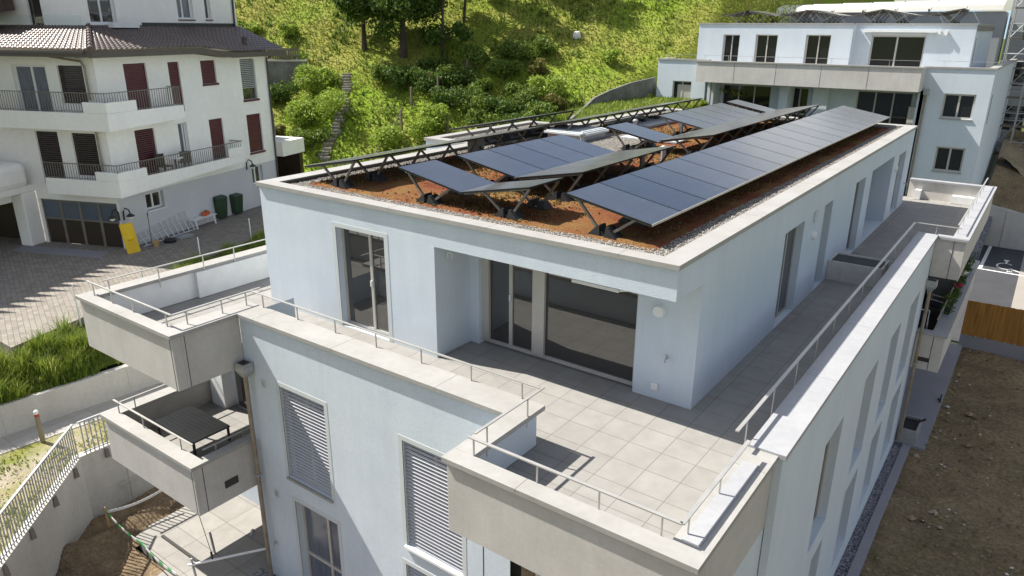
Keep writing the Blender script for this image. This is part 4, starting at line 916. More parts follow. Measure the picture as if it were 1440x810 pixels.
def tree(x, y, h, crown_w, trunk_r, m, label, z0=None, crown_z=.3, n=7000, size=.17, lean=(0, 0), group='trees on the meadow slope', blobs=22):
    z = hz(x, y) if z0 is None else z0; r = thing('meadow_tree', label, 'tree', (x, y, z), 0, group)
    g = MB(); tx, ty = x + lean[0] * h, y + lean[1] * h
    pts = [(x + (tx - x) * t + .05 * math.sin(5 * t), y + (ty - y) * t, z - .2 + (h * .8) * t) for t in (0, .12, .3, .5, .75, 1)]
    g.tube(pts, trunk_r * 1.2, 10, r2=trunk_r * .25)
    cs, rs = [], []
    for k in range(blobs):
        t = rng.uniform(crown_z, 1); a = rng.uniform(0, 6.28); wr = crown_w * .5 * math.sin(math.pi * min(1, (t - crown_z) / (1 - crown_z) * .75 + .2)) * rng.uniform(.35, 1.)
        c = (x + (tx - x) * t + wr * math.cos(a), y + (ty - y) * t + wr * math.sin(a), z + h * t); s = crown_w * rng.uniform(.11, .20)
        cs.append(c); rs.append((s, s, s)); b = pts[min(4, 2 + int(t * 3))]
        g.tube([(x + (tx - x) * t * .7, y + (ty - y) * t * .7, z + h * t * .7), c], .06, 6, r2=.015)
    g.build('trunk', 'bark', r); gv, gf = [], []
    leaf_cloud(gv, gf, cs, rs, n, size, .8, .4); leaves_obj('crown', gv, gf, m, r); return r
tree(-40.0, 30.7, 9.0, 6.5, .20, 'leaf_dark', 'tall tree with a straight dark trunk, left of the three in the meadow', crown_z=.26, n=9000)
tree(-36.8, 31.7, 10.0, 7.0, .26, 'leaf_dark', 'thick trunked tree with low hanging leaves, middle of the three in the meadow', crown_z=.18, n=11000)
tree(-34.2, 33.2, 8.0, 5.0, .13, 'leaf_dark', 'slim dark tree leaning over the shaded thicket', crown_z=.10, n=6000, lean=(.05, -.02))
tree(-35.2, 37.0, 8.5, 6.5, .12, 'leaf_mid', 'thin leaning tree on the sunny grass, right of the thick trunked tree', crown_z=.32, n=7000, lean=(.06, .02))
tree(-31.5, 42.5, 8.0, 5.5, .15, 'leaf_mid', 'tree near the upper edge above the white block on the slope', crown_z=.18, n=6000)
SH = 'shrubs in the thicket on the slope'
for (x, y, w, h, m, lab, n) in [
    (-40.2, 25.6, 4.2, 2.3, 'leaf_light', 'upper of the two bright round hedges left of the stone steps', 4200), (-37.9, 23.4, 4.4, 2.7, 'leaf_light', 'lower of the two bright round hedges left of the stone steps', 4600),
    (-36.3, 21.9, 2.6, 1.6, 'leaf_mid', 'low leafy shrub at the foot of the stone steps', 1800), (-41.2, 23.8, 2.6, 2.2, 'leaf_dark', 'dark shrub squeezed between the white house and the bright hedges', 2000),
    (-39.2, 21.2, 1.9, 1.2, 'leaf_olive', 'olive shrub above the entrance balcony of the white house', 1300), (-49.8, 27.2, 2.2, 1.7, 'leaf_light', 'round yellow green bush above the brown roof, nearer the downpipe', 1500),
    (-46.4, 28.7, 2.0, 1.5, 'leaf_light', 'round yellow green bush above the old grey wall', 1400), (-43.2, 26.9, 3.2, 1.4, 'leaf_mid', 'flat shrub spreading over the end of the old grey wall', 1700),
    (-29.4, 26.4, 3.4, 3.2, 'leaf_light', 'big pale leaved bush right behind the left roof parapet', 3800), (-31.6, 24.5, 3.0, 1.7, 'leaf_light', 'low bright bush behind the front left end of the roof', 2400),
    (-36.2, 29.0, 2.4, 1.6, 'leaf_mid', 'rounded bush at the top of the bare patch', 1600), (-34.3, 29.3, 2.8, 1.7, 'leaf_dark', 'dark rounded bush below the thick trunked tree', 1900),
    (-24.2, 33.0, 2.6, 2.5, 'leaf_light', 'light flowering bush left of the curved retaining wall', 2600), (-23.4, 31.9, 2.2, 1.8, 'leaf_olive', 'olive brown bush touching the curved retaining wall', 1700),
    (-26.6, 34.6, 2.0, 1.8, 'leaf_olive', 'thin olive bush below the white block on the slope', 900), (-22.6, 38.3, 1.6, 1.3, 'leaf_light', 'small yellow green bush near the far blue house', 800)]:
    bush(x, y, w, h, m, lab, None, n)
for k, (x, y) in enumerate([(-33.6, 31.4), (-32.0, 31.0), (-30.6, 31.6), (-29.2, 31.2), (-28.2, 29.6), (-27.2, 30.6), (-26.6, 32.2), (-29.8, 29.4), (-31.0, 33.4), (-28.4, 33.4), (-25.6, 30.0), (-25.4, 31.6), (-32.6, 29.8), (-29.8, 35.0), (-26.9, 28.6), (-24.6, 28.6), (-22.8, 29.4), (-23.4, 30.6), (-28.4, 35.4), (-27.4, 36.8)]):
    bush(x, y, rng.uniform(2.2, 3.2), rng.uniform(1.3, 2.3), ('leaf_dark', 'leaf_mid', 'leaf_dark', 'leaf_mid', 'leaf_mid')[k % 5], 'green shrub merging into the wild thicket on the slope behind the solar panels', SH, 1500)
# stone steps
stp = [(-34.7, 21.6), (-35.2, 22.3), (-35.8, 23.5), (-36.2, 24.3), (-36.7, 25.2), (-37.4, 26.0), (-38.0, 26.8), (-38.6, 27.4), (-39.2, 28.0)]
st = thing('stone_steps', 'rough stone steps climbing the slope beside the bright hedges', 'steps', (-34.7, 21.6, -5))
k = 0; N = 26
for i_ in range(N):
    t = i_ / (N - 1) * (len(stp) - 1); a = int(min(t, len(stp) - 2)); u = t - a
    x, y = stp[a][0] * (1 - u) + stp[a + 1][0] * u, stp[a][1] * (1 - u) + stp[a + 1][1] * u; z = hz(x, y)
    d = Vector((stp[a + 1][0] - stp[a][0], stp[a + 1][1] - stp[a][1])).normalized(); fr = Fr((x, y), (d.y, -d.x), (d.x, d.y)); j = rng.uniform(-.16, .16)
    MB().box(-.33 + j, .33 + j + rng.uniform(-.08, .08), -.14, .2, z - .3, z + .14 + rng.uniform(0, .03), fr).build('step', 'stone', st, bevel=.02)
# fence posts with wire on the slope
FP = [((-31.7, 26.0), 1.5), ((-31.5, 29.6), 1.5), ((-30.9, 32.2), 1.3), ((-28.6, 27.2), 1.6), ((-32.8, 28.2), 1.2), ((-32.2, 30.6), 1.1)]
for k, ((x, y), h) in enumerate(FP):
    z = hz(x, y); tag(MB().hexa([(x - .07, y - .07, z - .2), (x + .07, y - .07, z - .2), (x + .07, y + .07, z - .2), (x - .07, y + .07, z - .2), (x - .05, y - .06, z + h), (x + .07, y - .06, z + h), (x + .06, y + .06, z + h), (x - .06, y + .06, z + h + .03)]).build('fence_post', 'wood'),
        ('tall grey fence post where the pale rail ends' if k == 0 else 'weathered wooden fence post standing in the thicket'), 'post', 'old fence posts on the slope')
z = hz(-31.7, 26); tag(MB().tube([(-31.7, 26.0, z + 1.25), (-31.0, 22.4, -4.5)], .035, 6).tube([(-31.7, 26.0, z + .9), (-31.2, 22.3, -4.9)], .02, 6).build('sloping_rail', 'wood'), 'pale sloping rail running down from the tall grey fence post', 'rail')
z = hz(-26.1, 39.5); tag(MB().hexa([(-26.4, 39.2, z - .1), (-25.9, 39.3, z - .1), (-25.85, 39.6, z - .1), (-26.35, 39.6, z - .1), (-26.3, 39.25, z + .4), (-25.95, 39.3, z + .38), (-25.95, 39.55, z + .42), (-26.25, 39.55, z + .45)]).build('slope_marker', 'white_paint'), 'small white block sitting in the grass of the slope', 'block')
z = hz(-35.2, 30.3); tag(MB().hexa([(-33.0, 30.0, z - .3), (-32.6, 30.0, z - .3), (-32.6, 30.3, z - .3), (-33.0, 30.3, z - .3), (-32.9, 30.05, z + .2), (-32.65, 30.05, z + .25), (-32.65, 30.25, z + .2), (-32.9, 30.25, z + .2)]).build('clay_stone', 'tan'), 'reddish stone lying under the thicket below the thick trunked tree', 'stone')
# old grey wall with timber fence behind the white house
ow = thing('garden_wall', 'old grey retaining wall topped by a timber picket fence next to the white house', 'wall', (-43, 25, -3))
OW = Fr((-46.5, 22.5), (5.0, 3.6)); MB().box(-3, 6.25, -.3, 0, -4.5, 1.1, OW).build('wall_body', 'wallgrey', ow); MB().box(-3, 6.3, -.35, .05, 1.1, 1.2, OW).build('wall_cap', 'concrete', ow)
g = MB(); s_ = -2.9
while s_ < 5.6: g.box(s_, s_ + .11, -.18, -.15, 1.22, 2.05, OW); s_ += .17
g.box(-2.9, 5.7, -.15, -.12, 1.45, 1.55, OW).box(-2.9, 5.7, -.15, -.12, 1.85, 1.95, OW); g.build('picket_fence', 'wood', ow)
tag(MB().box(11.5, 13.3, -2.4, -2.1, -4.5, -1.05, HA).build('low_garden_wall', 'wallgrey', bevel=.03), 'short grey wall stub under the dark shrub by the white house', 'wall')
# curved retaining wall on the right of the slope
rw = [(-18.9, 27.0), (-20.1, 29.8), (-21.0, 32.2), (-21.3, 33.8), (-20.8, 35.1), (-20.1, 36.8), (-19.3, 38.9)]
g = MB(); tops = [-1.5, -1.45, -1.3, -.9, -.45, .0, .3]
for (p, q, a, b) in zip(rw, rw[1:], tops, tops[1:]):
    d = Vector((q[0] - p[0], q[1] - p[1])).normalized(); n = Vector((d.y, -d.x)) * .16
    g.hexa([(p[0], p[1], -6), (q[0], q[1], -6), (q[0] + n.x, q[1] + n.y, -6), (p[0] + n.x, p[1] + n.y, -6), (p[0], p[1], a), (q[0], q[1], b), (q[0] + n.x, q[1] + n.y, b), (p[0] + n.x, p[1] + n.y, a)])
tag(g.build('retaining_wall', 'wallgrey'), 'curved grey retaining wall at the foot of the meadow by the far blue house', 'wall')
P = []
for _ in range(7000):
    x, y = rng.uniform(-21.5, -15), rng.uniform(28, 39)
    P.append((x, y, -1.75 + .05 * (y - 33)))
P = np.array(P); d = P[:, 0] + 21.2 - .42 * np.maximum(0, P[:, 1] - 34.5)
P = P[d > .2]
lw = MB().prism([(-21.3, 27), (-14, 27), (-14, 39.5), (-17.8, 39.5), (-21.4, 34.6)], -7, -1.9).build('lawn', 'planter_soil'); structure(lw)
tufts('lawn_grass', P, .5, .05, 'planter_blade', 4, .6)
# ------------------------------------------------------------------ second blue building behind
c7, s7 = math.cos(0.), math.sin(0.); FB = Fr((-15.61, 37.0), (1, 0), (0, -1), 1.015)
fb = thing('far_apartment_building', 'second pale blue apartment block with a long concrete balcony, standing behind the solar roof', 'building', FB(6.5, -8, -6))
ZB = 1.6
f1 = FB.moved(-.19, -1.57)
hL = [(-1.87, -.52, -1.18, .14)]
g = MB().facade(f1, -3.05, .45, -6, ZB - .1, hL, .2)
g.quad(f1(-3.05, 0, -6), f1(-3.05, -14, -6), f1(-3.05, -14, ZB - .1), f1(-3.05, 0, ZB - .1))
hR = [(14.5, 16.05, -1.2, .16), (14.63, 16.07, -4.2, -2.81)]
g.quad(f1(.45, 0, -6), f1(.45, -1.6, -6), f1(.45, -1.6, .3), f1(.45, 0, .3)); g.build('front_wall', 'stucco_smooth', fb); g = MB(); g.facade(f1, 13.3, 16.7, -7, ZB - .1, hR, .2); g.quad(f1(16.7, 0, -9), f1(16.7, -18, -9), f1(16.7, -18, ZB - .1), f1(16.7, 0, ZB - .1)); g.quad(f1(13.3, 0, -7), f1(13.3, -2, -7), f1(13.3, -2, ZB - .1), f1(13.3, 0, ZB - .1))
g.build('front_wall', 'stucco_smooth', fb)
window(fb, f1, *hL[0], .12, splits=(.5,), glass='glass_far'); MB().box(-1.55, -.6, -.17, -.14, -1.1, -.1, f1).build('roller_blind', 'frame', fb)
for h in hR: window(fb, f1, *h, .10, splits=(.5,), sill='coping', fw=.09, glass='glass_far')
for a in (-1.5, -7.0): MB().box(1.2, 1.6, 0, .01, a, a + 1.6, Fr(f1(16.7, 0, 0), (-f1.n.x, -f1.n.y), (f1.d.x, f1.d.y))).build('slit_window', 'glass', fb)
# upper storey
f2 = FB.moved(-.49, -4.0); ZA = 3.93
h2 = [(.78, 1.92, .9, 3.18), (3.0, 4.44, .9, 3.2), (6.22, 7.74, .9, 3.22)]
g = MB().facade(f2, -1.0, 8.97, .7, ZA - .09, h2, .2)
f3 = FB.moved(-.58, -4.8)
g.facade(f3, 8.97, 15.5, .7, ZA - .09, [(10.02, 13.02, .9, 3.22)], .2)
g.quad(f2(8.97, 0, .7), f2(8.97, -.8, .7), f2(8.97, -.8, ZA - .09), f2(8.97, 0, ZA - .09)); g.quad(f3(15.5, 0, .7), f3(15.5, -11, .7), f3(15.5, -11, ZA - .09), f3(15.5, 0, ZA - .09)); g.quad(f2(-1, 0, .7), f2(-1, -11, .7), f2(-1, -11, ZA - .09), f2(-1, 0, ZA - .09))
g.build('upper_wall', 'stucco_smooth', fb)
MB().box(-.95, 15.45, -12, -1.1, 3.5, 3.80, f2).build('roof_slab', 'gravel', fb)
g = MB().box(-1.05, 8.97, -.35, .05, ZA - .09, ZA, f2).box(8.97, 15.55, -.35, .05, ZA - .09, ZA, f3).box(15.15, 15.55, -11, -.35, ZA - .09, ZA, f3).box(-1.05, -.65, -11, -.35, ZA - .09, ZA, f2); g.build('roof_edge', 'coping', fb)
for h in h2: window(fb, f2, *h, .14, splits=(.52,), guide=True, glass='glass_far')
window(fb, f3, 10.02, 13.02, .9, 3.22, .12, fw=.09, splits=(.48,), glass='glass_far')
MB().box(10.0, 13.05, 0, .05, 3.22, 3.36, f3).build('window_surround', 'trim', fb)
aw = MB().box(9.5, 13.5, .02, .24, 3.40, 3.52, f3).build('awning_case', 'white_paint', fb)
MB().box(13.55, 13.75, .02, .2, 3.3, 3.55, f3).box(13.95, 14.1, .02, .2, 3.25, 3.5, f3).build('bracket', 'white_paint', aw)
MB().box(.9, 1.35, 0, .012, 1.0, 3.1, Fr(f3(15.5, 0, 0), (-f3.n.x, -f3.n.y), (f3.d.x, f3.d.y))).build('slit_window', 'glass', fb)
# balcony band
MB().box(.21, 13.2, -.2, 0, .26, ZB - .085, FB).box(.21, .41, -1.57, -.2, .26, ZB - .085, FB).box(13.0, 13.2, -1.57, -.2, .26, ZB - .085, FB).build('balcony', 'concrete_pale', fb)
MB().box(.15, 13.3, -.32, .05, ZB - .085, ZB, FB).box(-3.1, .6, -.33, .05, ZB - .1, ZB, f1).box(13.25, 16.75, -.33, .05, ZB - .1, ZB, f1).box(16.35, 16.75, -18, -.33, ZB - .1, ZB, f1).box(-3.1, -2.7, -13, -.33, ZB - .1, ZB, f1).build('coping', 'coping', fb)
MB().box(2.69, 2.71, -.002, .004, .26, ZB - .085, FB).box(5.28, 5.30, -.002, .004, .26, ZB - .085, FB).box(7.91, 7.93, -.002, .004, .26, ZB - .085, FB).box(10.5, 10.52, -.002, .004, .26, ZB - .085, FB).build('panel_joint', 'dark_metal', fb)
MB().box(-2.9, 16.4, -14, -1.95, .25, .8, FB).box(.5, 12.9, -1.8, -.25, .27, .8, FB).build('floor_slab', 'concrete', fb)
pts = [FB(a, -.3, ZB + .32) for a in (.5, 13.1)]
railing(fb, pts, [FB(a, -.3, ZB) for a in np.arange(.6, 13.2, 1.55)], h=.32, w=.03)
railing(fb, [FB(13.6, -1.75, ZB + .3), FB(16.5, -1.75, ZB + .3), FB(16.5, -8, ZB + .3)], [FB(a, -1.75, ZB) for a in (14, 15.3, 16.5)] + [FB(16.5, -q, ZB) for q in (3, 4.2, 5.4, 6.6)], h=.3, w=.03)
railing(fb, [FB(-2.8, -1.75, ZB + .28), FB(-.5, -1.75, ZB + .28)], [FB(a, -1.75, ZB) for a in (-2.6, -1.6, -.6)], h=.28, w=.03)
# loggias under the balcony
f4 = FB.moved(-.36, -3.0); zl = -2.6
lo = [(1.35, 4.62), (5.9, 7.0), (9.85, 12.95)]
g = MB().facade(f4, .45, 13.62, -6, .3, [(a, b, zl, 0) for a, b in lo], .1); g.build('loggia_wall', 'stucco_smooth', fb)
for a, b, o_ in ((.45, .9, -1.57), (5.2, 5.75, -1.6), (7.1, 8.0, -2.2), (13.0, 13.3, -1.57)): MB().box(a, b, -2.998, o_, -6, .256, FB).build('pier', 'stucco_smooth', fb)
for a, b in lo: window(fb, f4, a, b, zl, 0, .06, fw=.07, splits=(.34, .66) if b - a > 2 else (.5,), hs=(.35,) if b - a < 2 else (), glass='glass_far')
MB().box(12.55, 12.95, -2.9, -2.3, -2.6, -.75, FB).build('cabinet', 'concrete_pale', fb)
MB().tube([FB(.75, -1.45, .25), FB(.7, -1.45, -3)], .05, 8).build('downpipe', 'copper', fb); dp = MB().tube([FB(13.42, -1.45, .25), FB(13.42, -1.45, -6.5)], .06, 8).build('downpipe', 'copper', fb)
MB().box(13.28, 13.56, -1.57, -1.3, .05, .38, FB).build('hopper', 'galv', dp)
# its solar rows
def far_array(s0, n, sign, label, o=-5.6):
    p = FB(s0, o, 4.12); r = thing('solar_array', label, 'solar array', p, 0., 'rows of solar panels on the far roof')
    me, xb = TRM[sign]
    for k in range(n): q = link('solar_panel', PVM[sign], r, (0, k * 1.24, 0))
    for k in range(n + 1):
        t = link('trestle', me, r, (0, k * 1.24, 0)); link('ballast_block', BAL, t, (xb + .08, .02, -.2))
far_array(-.6, 3, 1, 'far roof: leftmost dark zigzag of solar panels, against the meadow'); far_array(1.25, 3, -1, 'far roof: panels sloping down to the right beside the leftmost zigzag')
far_array(3.4, 3, 1, 'far roof: dark underside panels left of the white sheeting gap'); far_array(5.4, 3, -1, 'far roof: pale panels sloping right in front of the white sheeting')
far_array(7.9, 3, 1, 'far roof: dark rising panels above the balcony step'); far_array(9.7, 3, -1, 'far roof: panels sloping right above the awning')
far_array(12.2, 3, 1, 'far roof: rightmost dark rising panels'); 
# sheeted building site behind it
sh = thing('site_shelter', 'long building under white sheeting with dark straps, behind the far blue house', 'shelter', (-8, 58, 0))
F5 = Fr((-16.4, 55.5), (1, .02), (.02, -1))
MB().box(.2, 16.2, -6, 0, -8, 4.85, F5).build('wall', 'siding', sh)
g = MB()
for k in range(7):
    a, b = k * 2.3 + .02, (k + 1) * 2.3 - .02; dz = .05 * k
    pr = [(0.35, 4.78), (.30, 5.0), (0, 5.22), (-1.2, 5.42), (-2.5, 5.5)]; 
    for (o0, z0), (o1, z1) in zip(pr, pr[1:]): g.quad(F5(a, o0, z0 + dz * .5), F5(b, o0, z0 + dz * .5), F5(b, o1, z1 + dz), F5(a, o1, z1 + dz))
g.build('sheeting', 'tarp', sh)
for k in range(1, 7): MB().bar(F5(k * 2.3 - .15, .36, 4.75 + .025 * k), F5(k * 2.3 + .25, -1.2, 5.46 + .05 * k), .05, .05).box(k * 2.3 - .2, k * 2.3 - .1, .3, .4, 4.6, 4.9 + .03 * k, F5).build('strap', 'fascia', sh)
sc_ = thing('scaffold', 'metal scaffold tower with plank decks at the right edge behind the far blue house', 'scaffold', (2.6, 56, -3))
g = MB()
for x in (.5, 2.0, 3.5, 5.0):
    for y in (53.5, 55.0): g.tube([(x, y, -7), (x, y, 7.5)], .045, 6)
g.build('standard', 'galv', sc_); g = MB()
for z in (-5, -3, -1, 1, 3, 5, 7):
    for y in (53.5, 55): g.tube([(.4, y, z + 1), (5.1, y, z + 1)], .035, 6).tube([(.4, y, z + .5), (5.1, y, z + .5)], .03, 6)
    for x in (.5, 2, 3.5): g.tube([(x, 53.5, z), (x + 1.5, 53.5, z + 2)], .03, 6)
g.build('ledger', 'galv', sc_)
for z in (-5, -3, -1, 1, 3, 5, 7): MB().box(.4, 5.1, 53.6, 54.9, z, z + .06).build('deck', 'wood', sc_)
sb = thing('shell_building', 'unfinished grey building behind the scaffold', 'building', (8, 62, -8)); MB().facade(Fr((-.1, 60), (1, 0), (0, -1)), 0, 14, -8, 6.2, [(1, 2.6, -4, -2), (1, 2.6, -.6, 1.4), (3.4, 4.8, -.6, 1.4), (3.4, 4.8, 2.8, 4.8), (1, 2.6, 2.8, 4.8)], .5).quad((-.1, 60, -8), (-.1, 72, -8), (-.1, 72, 6.2), (-.1, 60, 6.2)).build('wall', 'siding', sb)
for a, z in ((1, -4), (1, -.6), (3.4, -.6), (3.4, 2.8), (1, 2.8)): window(sb, Fr((-.1, 60), (1, 0), (0, -1)), a, a + 1.4, z, z + 2, .4, splits=())
rb = thing('red_brown_house', 'red brown house peeking over the white sheeting', 'house', (-19.5, 78, 0)); F6 = Fr((-22, 74), (1, 0), (0, -1))
MB().facade(F6, 0, 4.4, -5, 9.5, [(1.3, 3.3, 5.6, 7.4)], .2).quad((-17.6, 74, -5), (-17.6, 82, -5), (-17.6, 82, 9.5), (-17.6, 74, 9.5)).build('wall', 'redbrown', rb)
window(rb, F6, 1.3, 3.3, 5.6, 7.4, .12, splits=(.2, .4, .6, .8), frame='galv'); MB().box(-.5, 4.9, -9, .5, 9.5, 9.8, F6).build('roof', 'rooftile', rb)
tree(-24.5, 64, 9, 7, .22, 'leaf_dark', 'dark tree standing before the red brown house', z0=.2, crown_z=.25, n=5000, size=.22, group=None)
tree(-22.0, 58, 7.5, 6, .2, 'leaf_dark', 'dark bushy tree at the end of the meadow, left of the red brown house', z0=-.5, crown_z=.15, n=5000, size=.22, group=None)
tree(-19.0, 62, 6.4, 4.5, .18, 'leaf_dark', 'low dark tree just above the left end of the white sheeting', z0=-.5, crown_z=.3, n=3500, size=.2, group=None)
# distant ridge
g = MB(); xs = np.linspace(-900, 1500, 60); zs = 70 + 25 * np.sin(xs * .006) + 12 * np.sin(xs * .021 + 1)
for a, b, za, zb in zip(xs, xs[1:], zs, zs[1:]): g.quad((a, 1500, -40), (b, 1500, -40), (b, 1900, zb), (a, 1900, za))
structure(g.build('distant_ridge', 'far_ridge', smooth=True))
# ------------------------------------------------------------------ ground around the buildings
structure(MB().quad((-2500, -2500, -10.6), (2500, -2500, -10.6), (2500, 2500, -10.6), (-2500, 2500, -10.6)).build('ground', 'planter_soil'))
def rough_patch(name, poly_fn, x0, x1, y0, y1, step, zf, amp, m, kind='structure'):
    nx, ny = int((x1 - x0) / step), int((y1 - y0) / step)
    X, Y = np.meshgrid(np.linspace(x0, x1, nx), np.linspace(y0, y1, ny), indexing='ij')
    n1 = rng.random(X.shape); n2 = (n1 + np.roll(n1, 1, 0) + np.roll(n1, 1, 1) + np.roll(n1, -1, 0)) / 4
    Z = zf(X, Y) + amp * (n2 - .5) + amp * .8 * np.sin(X * 1.7 + np.sin(Y * 1.3) * 1.4) * np.sin(Y * 1.1 + .4)
    k = poly_fn(X, Y) if poly_fn else np.ones(X.shape, bool)
    v = np.stack([X, Y, Z], -1).reshape(-1, 3); i = np.arange(nx * ny).reshape(nx, ny)
    kk = k[:-1, :-1] & k[1:, :-1] & k[1:, 1:] & k[:-1, 1:]
    f = np.stack([i[:-1, :-1], i[1:, :-1], i[1:, 1:], i[:-1, 1:]], -1)[kk]
    me = bpy.data.meshes.new(name); me.from_pydata(v.tolist(), [], f.tolist()); me.materials.append(M[m]); me.polygons.foreach_set('use_smooth', [True] * len(f))
    o = bpy.data.objects.new(name, me); COL.objects.link(o); o['kind'] = kind; return o
rough_patch('bare_soil', None, 2.60, 22, -22, 24.86, .10, lambda X, Y: -9.57 + 0 * X, .10, 'soil')
P = np.stack([rng.uniform(2.8, 16, 1500), rng.uniform(-6, 24.5, 1500), np.full(1500, -9.5)], 1)
pebbles('soil_stones', [(2.75, 14, -6, 24.6, -9.54)], 2600, .045, 'clod'); pebbles('soil_clods', [(2.75, 14, -6, 24.6, -9.56)], 260, .13, 'clod')
tufts('weeds', P[(np.sin(P[:, 0] * 1.3) * np.sin(P[:, 1] * .7) + rng.normal(0, .3, 1500)) > .45], .10, .02, 'leaf_olive', 4, 1.)
# strip of slate chips, kerb, concrete pad beside the long wall
structure(MB().quad((2.1, -4, -9.53), (2.4, -4, -9.53), (2.4, 14.3, -9.53), (2.1, 14.3, -9.53)).build('gravel_bed', 'grey_gravel'))
pebbles('slate_gravel', [(2.14, 2.40, -2, 14.25, -9.50)], 5200, .032, 'chip'); 
structure(MB().box(2.40, 2.64, -22, 14.4, -9.9, -9.44).build('kerb', 'pad', bevel=.008))
structure(MB().box(.8, 3.04, 14.4, 24.85, -9.9, -9.45).build('concrete_pad', 'pad', bevel=.008))
lwl = thing('light_well', 'grey light well box with an open black top beside the long wall', 'light well', (2.5, 15, -9.45))
MB().box(2.18, 2.74, 14.42, 14.48, -9.45, -8.95).box(2.18, 2.74, 15.5, 15.56, -9.45, -8.95).box(2.18, 2.24, 14.48, 15.5, -9.45, -8.95).box(2.68, 2.74, 14.48, 15.5, -9.45, -8.95).build('box', 'galv', lwl, bevel=.006); MB().box(2.24, 2.68, 14.48, 15.5, -9.3, -9.05).build('liner', 'black', lwl)
MB().bar((2.6, 15.1, -8.95), (2.85, 15.25, -8.8), .05, .05).build('pump_hose', 'black', lwl)
tag(MB().tube([(2.98, 18.4 + .13 * math.cos(t * .45), -9.3 + .13 * math.sin(t * .45)) for t in range(14)], .02, 6).tube([(3.0, 18.3, -9.43), (2.9, 18.6, -9.43)], .03, 6).build('hose_coil', 'black'), 'black hose coil lying on the concrete pad below the flower balcony', 'hose')
# fence
fn = thing('timber_fence', 'ochre brown vertical board fence on a low concrete wall at the right', 'fence', (5.5, 24.95, -9.5)); x = 2.86
while x < 12:
    w = .142; MB().box(x - .006, x + w + .004, 24.88 + (.0 if int(round(x / .142)) % 2 else .012) + rng.uniform(-.003, .003), 24.92, -8.98 + rng.uniform(0, .02), -7.40 + rng.uniform(-.01, .01)).build('board', 'ochre_wood', fn); x += w
MB().box(2.86, 12, 24.925, 24.985, -8.6, -8.5).box(2.86, 12, 24.925, 24.985, -7.8, -7.7).build('rail', 'ochre_wood', fn)
g = MB()
for x in np.arange(3.05, 12, .36): g.box(x, x + .04, 24.87, 24.88, -8.985, -8.93)
g.build('bracket', 'pvedge', fn)
MB().box(2.86, 12, 24.86, 25.06, -9.9, -8.985).build('base_wall', 'pad', fn)
# parking court
structure(MB().quad((2.0, 25.06, -9.5), (4.42, 25.06, -9.5), (4.42, 44.1, -9.5), (2.0, 44.1, -9.5)).build('parking_court', 'asphalt'))
structure(MB().quad((4.42, 25.06, -9.496), (16, 25.06, -9.496), (16, 44.1, -9.496), (4.42, 44.1, -9.496)).build('court_paving', 'court'))
structure(MB().quad((2.40, 38.05, -9.492), (6.2, 37.95, -9.492), (6.2, 38.12, -9.492), (2.40, 38.22, -9.492)).quad((2.42, 38.2, -9.4915), (2.60, 38.2, -9.4915), (2.68, 44.0, -9.4915), (2.50, 44.0, -9.4915)).build('parking_lines', 'line'))
g = MB(); c = (3.72, 39.35)
def arc(cx, cy, rx, ry, a0, a1, w=.09, n=22):
    for k in range(n):
        t0, t1 = R(a0 + (a1 - a0) * k / n), R(a0 + (a1 - a0) * (k + 1) / n); p = lambda r, t: (cx + (rx + r) * math.cos(t), cy + (ry + r) * math.sin(t), -9.491)
        g.quad(p(0, t0), p(w, t0), p(w, t1), p(0, t1))
arc(3.66, 39.55, .36, .62, 40, 330); g.quad((3.95, 39.0, -9.4905), (4.42, 38.62, -9.4905), (4.42, 38.76, -9.4905), (3.97, 39.15, -9.4905)); g.quad((3.62, 40.2, -9.4905), (3.72, 40.2, -9.4905), (3.72, 40.9, -9.4905), (3.62, 40.9, -9.4905)); g.quad((3.52, 40.8, -9.4903), (3.80, 40.8, -9.4903), (3.80, 41.05, -9.4903), (3.52, 41.05, -9.4903))
for k in range(3): g.quad((3.80 + k * .1, 38.42, -9.4905), (3.87 + k * .1, 38.42, -9.4905), (3.87 + k * .1, 38.62 - .04 * k, -9.4905), (3.80 + k * .1, 38.62 - .04 * k, -9.4905))
structure(g.build('wheelchair_marking', 'line'))
tag(MB().hexa([(1.5, 44.1, -10), (14, 44.0, -10), (14, 44.3, -10), (1.5, 44.4, -10), (1.5, 44.1, -6.75), (14, 44.0, -9.3), (14, 44.3, -9.3), (1.5, 44.4, -6.75)]).box(3.05, 3.07, 44.03, 44.1, -9.5, -7.2).build('retaining_wall', 'concrete'), 'sloping grey concrete retaining wall behind the parking court', 'wall')
rough_patch('earth_slope', lambda X, Y: X > 1.55 + .0 * Y, 1.3, 26, 44.3, 58, .3, lambda X, Y: -7.0 - .16 * (X - 2) + .26 * (Y - 44.3), .25, 'soil')
rough_patch('sandy_bank', None, 1.6, 20, 50, 54, .25, lambda X, Y: -5.35 - .16 * (X - 2) + .30 * (Y - 50) + .3 * np.sin(X), .4, 'sand')
structure(MB().hexa([(1.35, 40, -9.6), (2.25, 40, -9.6), (2.5, 52, -5.4), (1.5, 52, -5.4), (1.35, 40, -9.0), (2.25, 40, -9.0), (2.5, 52, -4.9), (1.5, 52, -4.9)]).build('verge_strip', 'grey_gravel'))
